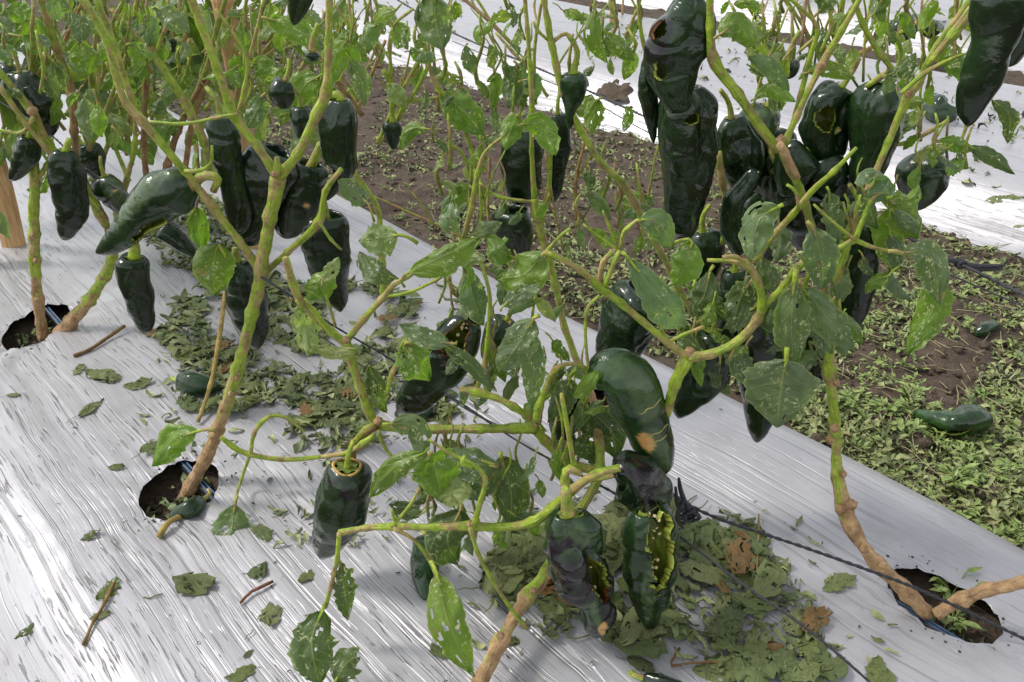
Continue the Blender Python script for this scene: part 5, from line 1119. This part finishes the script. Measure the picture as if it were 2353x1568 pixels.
lit.build("leaf_litter", M_LIT); lit2.build("leaf_litter", M_LIT2); strw.build("straw", M_STRAW); wd.build("weeds", M_WEED); clods.build("soil_clods", M_SOIL)
if chips.v: chips.build("debris", m_plain("dark_debris", (.012, .011, .01), (.06, .05, .035), 100., .8))
# seedling at the right hole, clump in the front hole
def seedling(label, x, y, z, h, seed):
    b = Bag(); rr = random.Random(seed); p = gr(x, y, z); root = thing("weed_seedling", label, "weed", p)
    for k in range(3): b.weed(Vector((0, 0, 0)), h, rr)
    link("leaves", mesh("leaves", b.v, b.f, M_WEED), root)
seedling("bright green seedling growing at the far rim of the right planting hole", 2185, 1372, -.03, .034, 3)
seedling("small bright seedling at the front of the right planting hole", 2190, 1430, -.03, .025, 8)
seedling("pale weed clump on the soil path beside the film edge, lower right", 2190, 1110, -.15, .036, 5)
seedling("bright weed beside the right trunk at the film edge", 2090, 915, -.15, .034, 6)
seedling("weed standing just before the fallen split pepper", 2150, 1020, -.15, .03, 9)
seedling("leafy weed left of the fallen split pepper", 2030, 945, -.15, .032, 11)

# ------------------------------------------------------------------ plants farther along the rows, built from one grower
LEAFM = []
for i in range(10):
    rr = random.Random(100+i); nt = 11; cv = rr.uniform(.1, .5)
    mid = np.array([(t, .04*math.sin(t*3+i), -cv*t*t) for t in np.linspace(0, 1, nt)])
    vs, fs, uv = leaf_geo(mid, (0, 0, 1), rr.uniform(.42, .6), 100+i, nt, 8, rr.uniform(.2, .6), .16, .18, .15, rr.uniform(.35, .5)); LEAFM.append(mesh("leaf", vs, fs, M_LEAF, uv))
def grow(label, base, hgt, seed, nleaf=34, lean=(0, 0), spread=.5, pale=.0, peps=()):
    rr = random.Random(seed); root = thing("pepper_plant", label, "plant", base, "poblano pepper plants in the beds"); nodes = []
    def seg(p, d, L, r, lvl):
        q = p+d*L; m = (p+q)/2+Vector((rr.gauss(0, .08), rr.gauss(0, .08), 0))*L
        bk = (lambda z: .9-2*(z[2]/hgt)) if lvl == 0 else (lambda z: .15)
        tube("stem" if lvl == 0 else "branch", [base+p, base+m, base+q], [r, r*.9, r*.8], root, M_STEM, 7, .1, bk, color=(.85, .85, .85, 1) if lvl else None, step=.03)
        for k in range(3): nodes.append((p.lerp(q, rr.uniform(.3, 1)), d))
        if lvl >= 3 or L < .05: return
        for k in range(2 if lvl else rr.choice((2, 3))):
            a = rr.uniform(0, 6.28); e = Vector((math.cos(a), math.sin(a), 0)); seg(q, (d+e*spread*rr.uniform(.6, 1.1)+Vector((0, 0, .25))).normalized(), L*rr.uniform(.6, .85), r*.72, lvl+1)
    seg(Vector((0, 0, 0)), Vector((lean[0], lean[1], 1)).normalized(), hgt*.40, .0062, 0)
    for k in range(nleaf):
        p, d = rr.choice(nodes[1:]); a = rr.uniform(0, 6.28); o = link("leaf", rr.choice(LEAFM), root); s = rr.uniform(.05, .105)
        o.location = p+Vector((math.cos(a), math.sin(a), 0))*.012; o.rotation_euler = (rr.gauss(0, .5), rr.uniform(-.3, 1.3), a); o.scale = (s, s, s)
        c = LC[rr.choice('bbbbggdy')]; j = rr.uniform(.8, 1.2); o.color = (c[0]*j, c[1]*j, c[2]*j, 1)
    for (lab, s) in peps:
        p, d = rr.choice(nodes[4:]); L = rr.uniform(.06, .10); w = rr.uniform(.018, .025); b0 = base+p+Vector((rr.gauss(0, .02), rr.gauss(0, .02), -.03))
        pepper3("hanging_pepper", lab, [b0, b0+Vector((0, 0, -L*.35)), b0+Vector((rr.gauss(0, .008), 0, -L*.75)), b0+Vector((rr.gauss(0, .012), 0, -L))], [w*.85, w, w*.75, w*.35], stalk=[(b0+Vector((0, 0, .03)), .003)], seed=seed+s)
    return root
grow("leafy pepper plant behind the wooden stake in the upper left background", bedpt(1.9, .86, -.02), .58, 31, 80, peps=(("dark pepper in the foliage behind the left orange-brown stake", 1),))
grow("leafy pepper plant farther up the near bed, second beyond the left stakes", bedpt(2.5, .84, -.02), .60, 32, 90, peps=(("small dark pepper far up the near bed at the top left", 2),))
grow("pepper plant farthest up the near bed at the top left", bedpt(3.1, .86, -.02), .6, 33, 90)
grow("pepper plant outside the left edge leaning its leaves into view", bedpt(2.25, .26, -.02), .6, 34, 90, (.25, .1), peps=(("dark pepper hanging just inside the left edge, upper left", 3),))
grow("pepper plant in the left row beyond the edge, its crown filling the top left corner", bedpt(2.85, .28, -.02), .62, 35, 100, (.3, .1))
grow("pepper plant at the left edge behind the slanting stake, leaning right", bedpt(1.98, .24, -.02), .55, 41, 70, (.35, .2), .45)
grow("pepper plant on the near bed just behind the dark brown upright branch, upper left", bedpt(2.2, .84, -.02), .5, 42, 80, (.1, .1), .6)
grow("thin pepper plant on the second film bed near the heap of soil", gr(1236, 58, -.02), .42, 36, 14)
grow("sparse pepper plant on the second film bed beside the thin stake", gr(1430, 40, -.02), .4, 37, 20)
grow("bushy pepper plant at the top edge on the far bed, left of the dark stack", gr(1490, -5, -.02), .38, 38, 30)
grow("sparse pepper plant on the third film bed, top right", gr(1830, 8, -.02), .35, 39, 16)
grow("pepper plant on the second film bed behind the long corner pepper", gr(2120, 60, -.02), .4, 40, 26, (.1, 0))
# red cord bundle left on the path far back
def cords():
    c = gr(640, 30, -.14); root = thing("cord_bundle", "tangle of faded red cord lying on the path far back, upper left", "cord", c); rr = random.Random(4)
    for k in range(14):
        P = [c+Vector((rr.uniform(-.16, .16), rr.uniform(-.2, .2), .01+rr.uniform(0, .04))) for _ in range(6)]; tube("cord", P, [.005]*6, root, M_NET, 5, .1, None, False, .02)
cords()
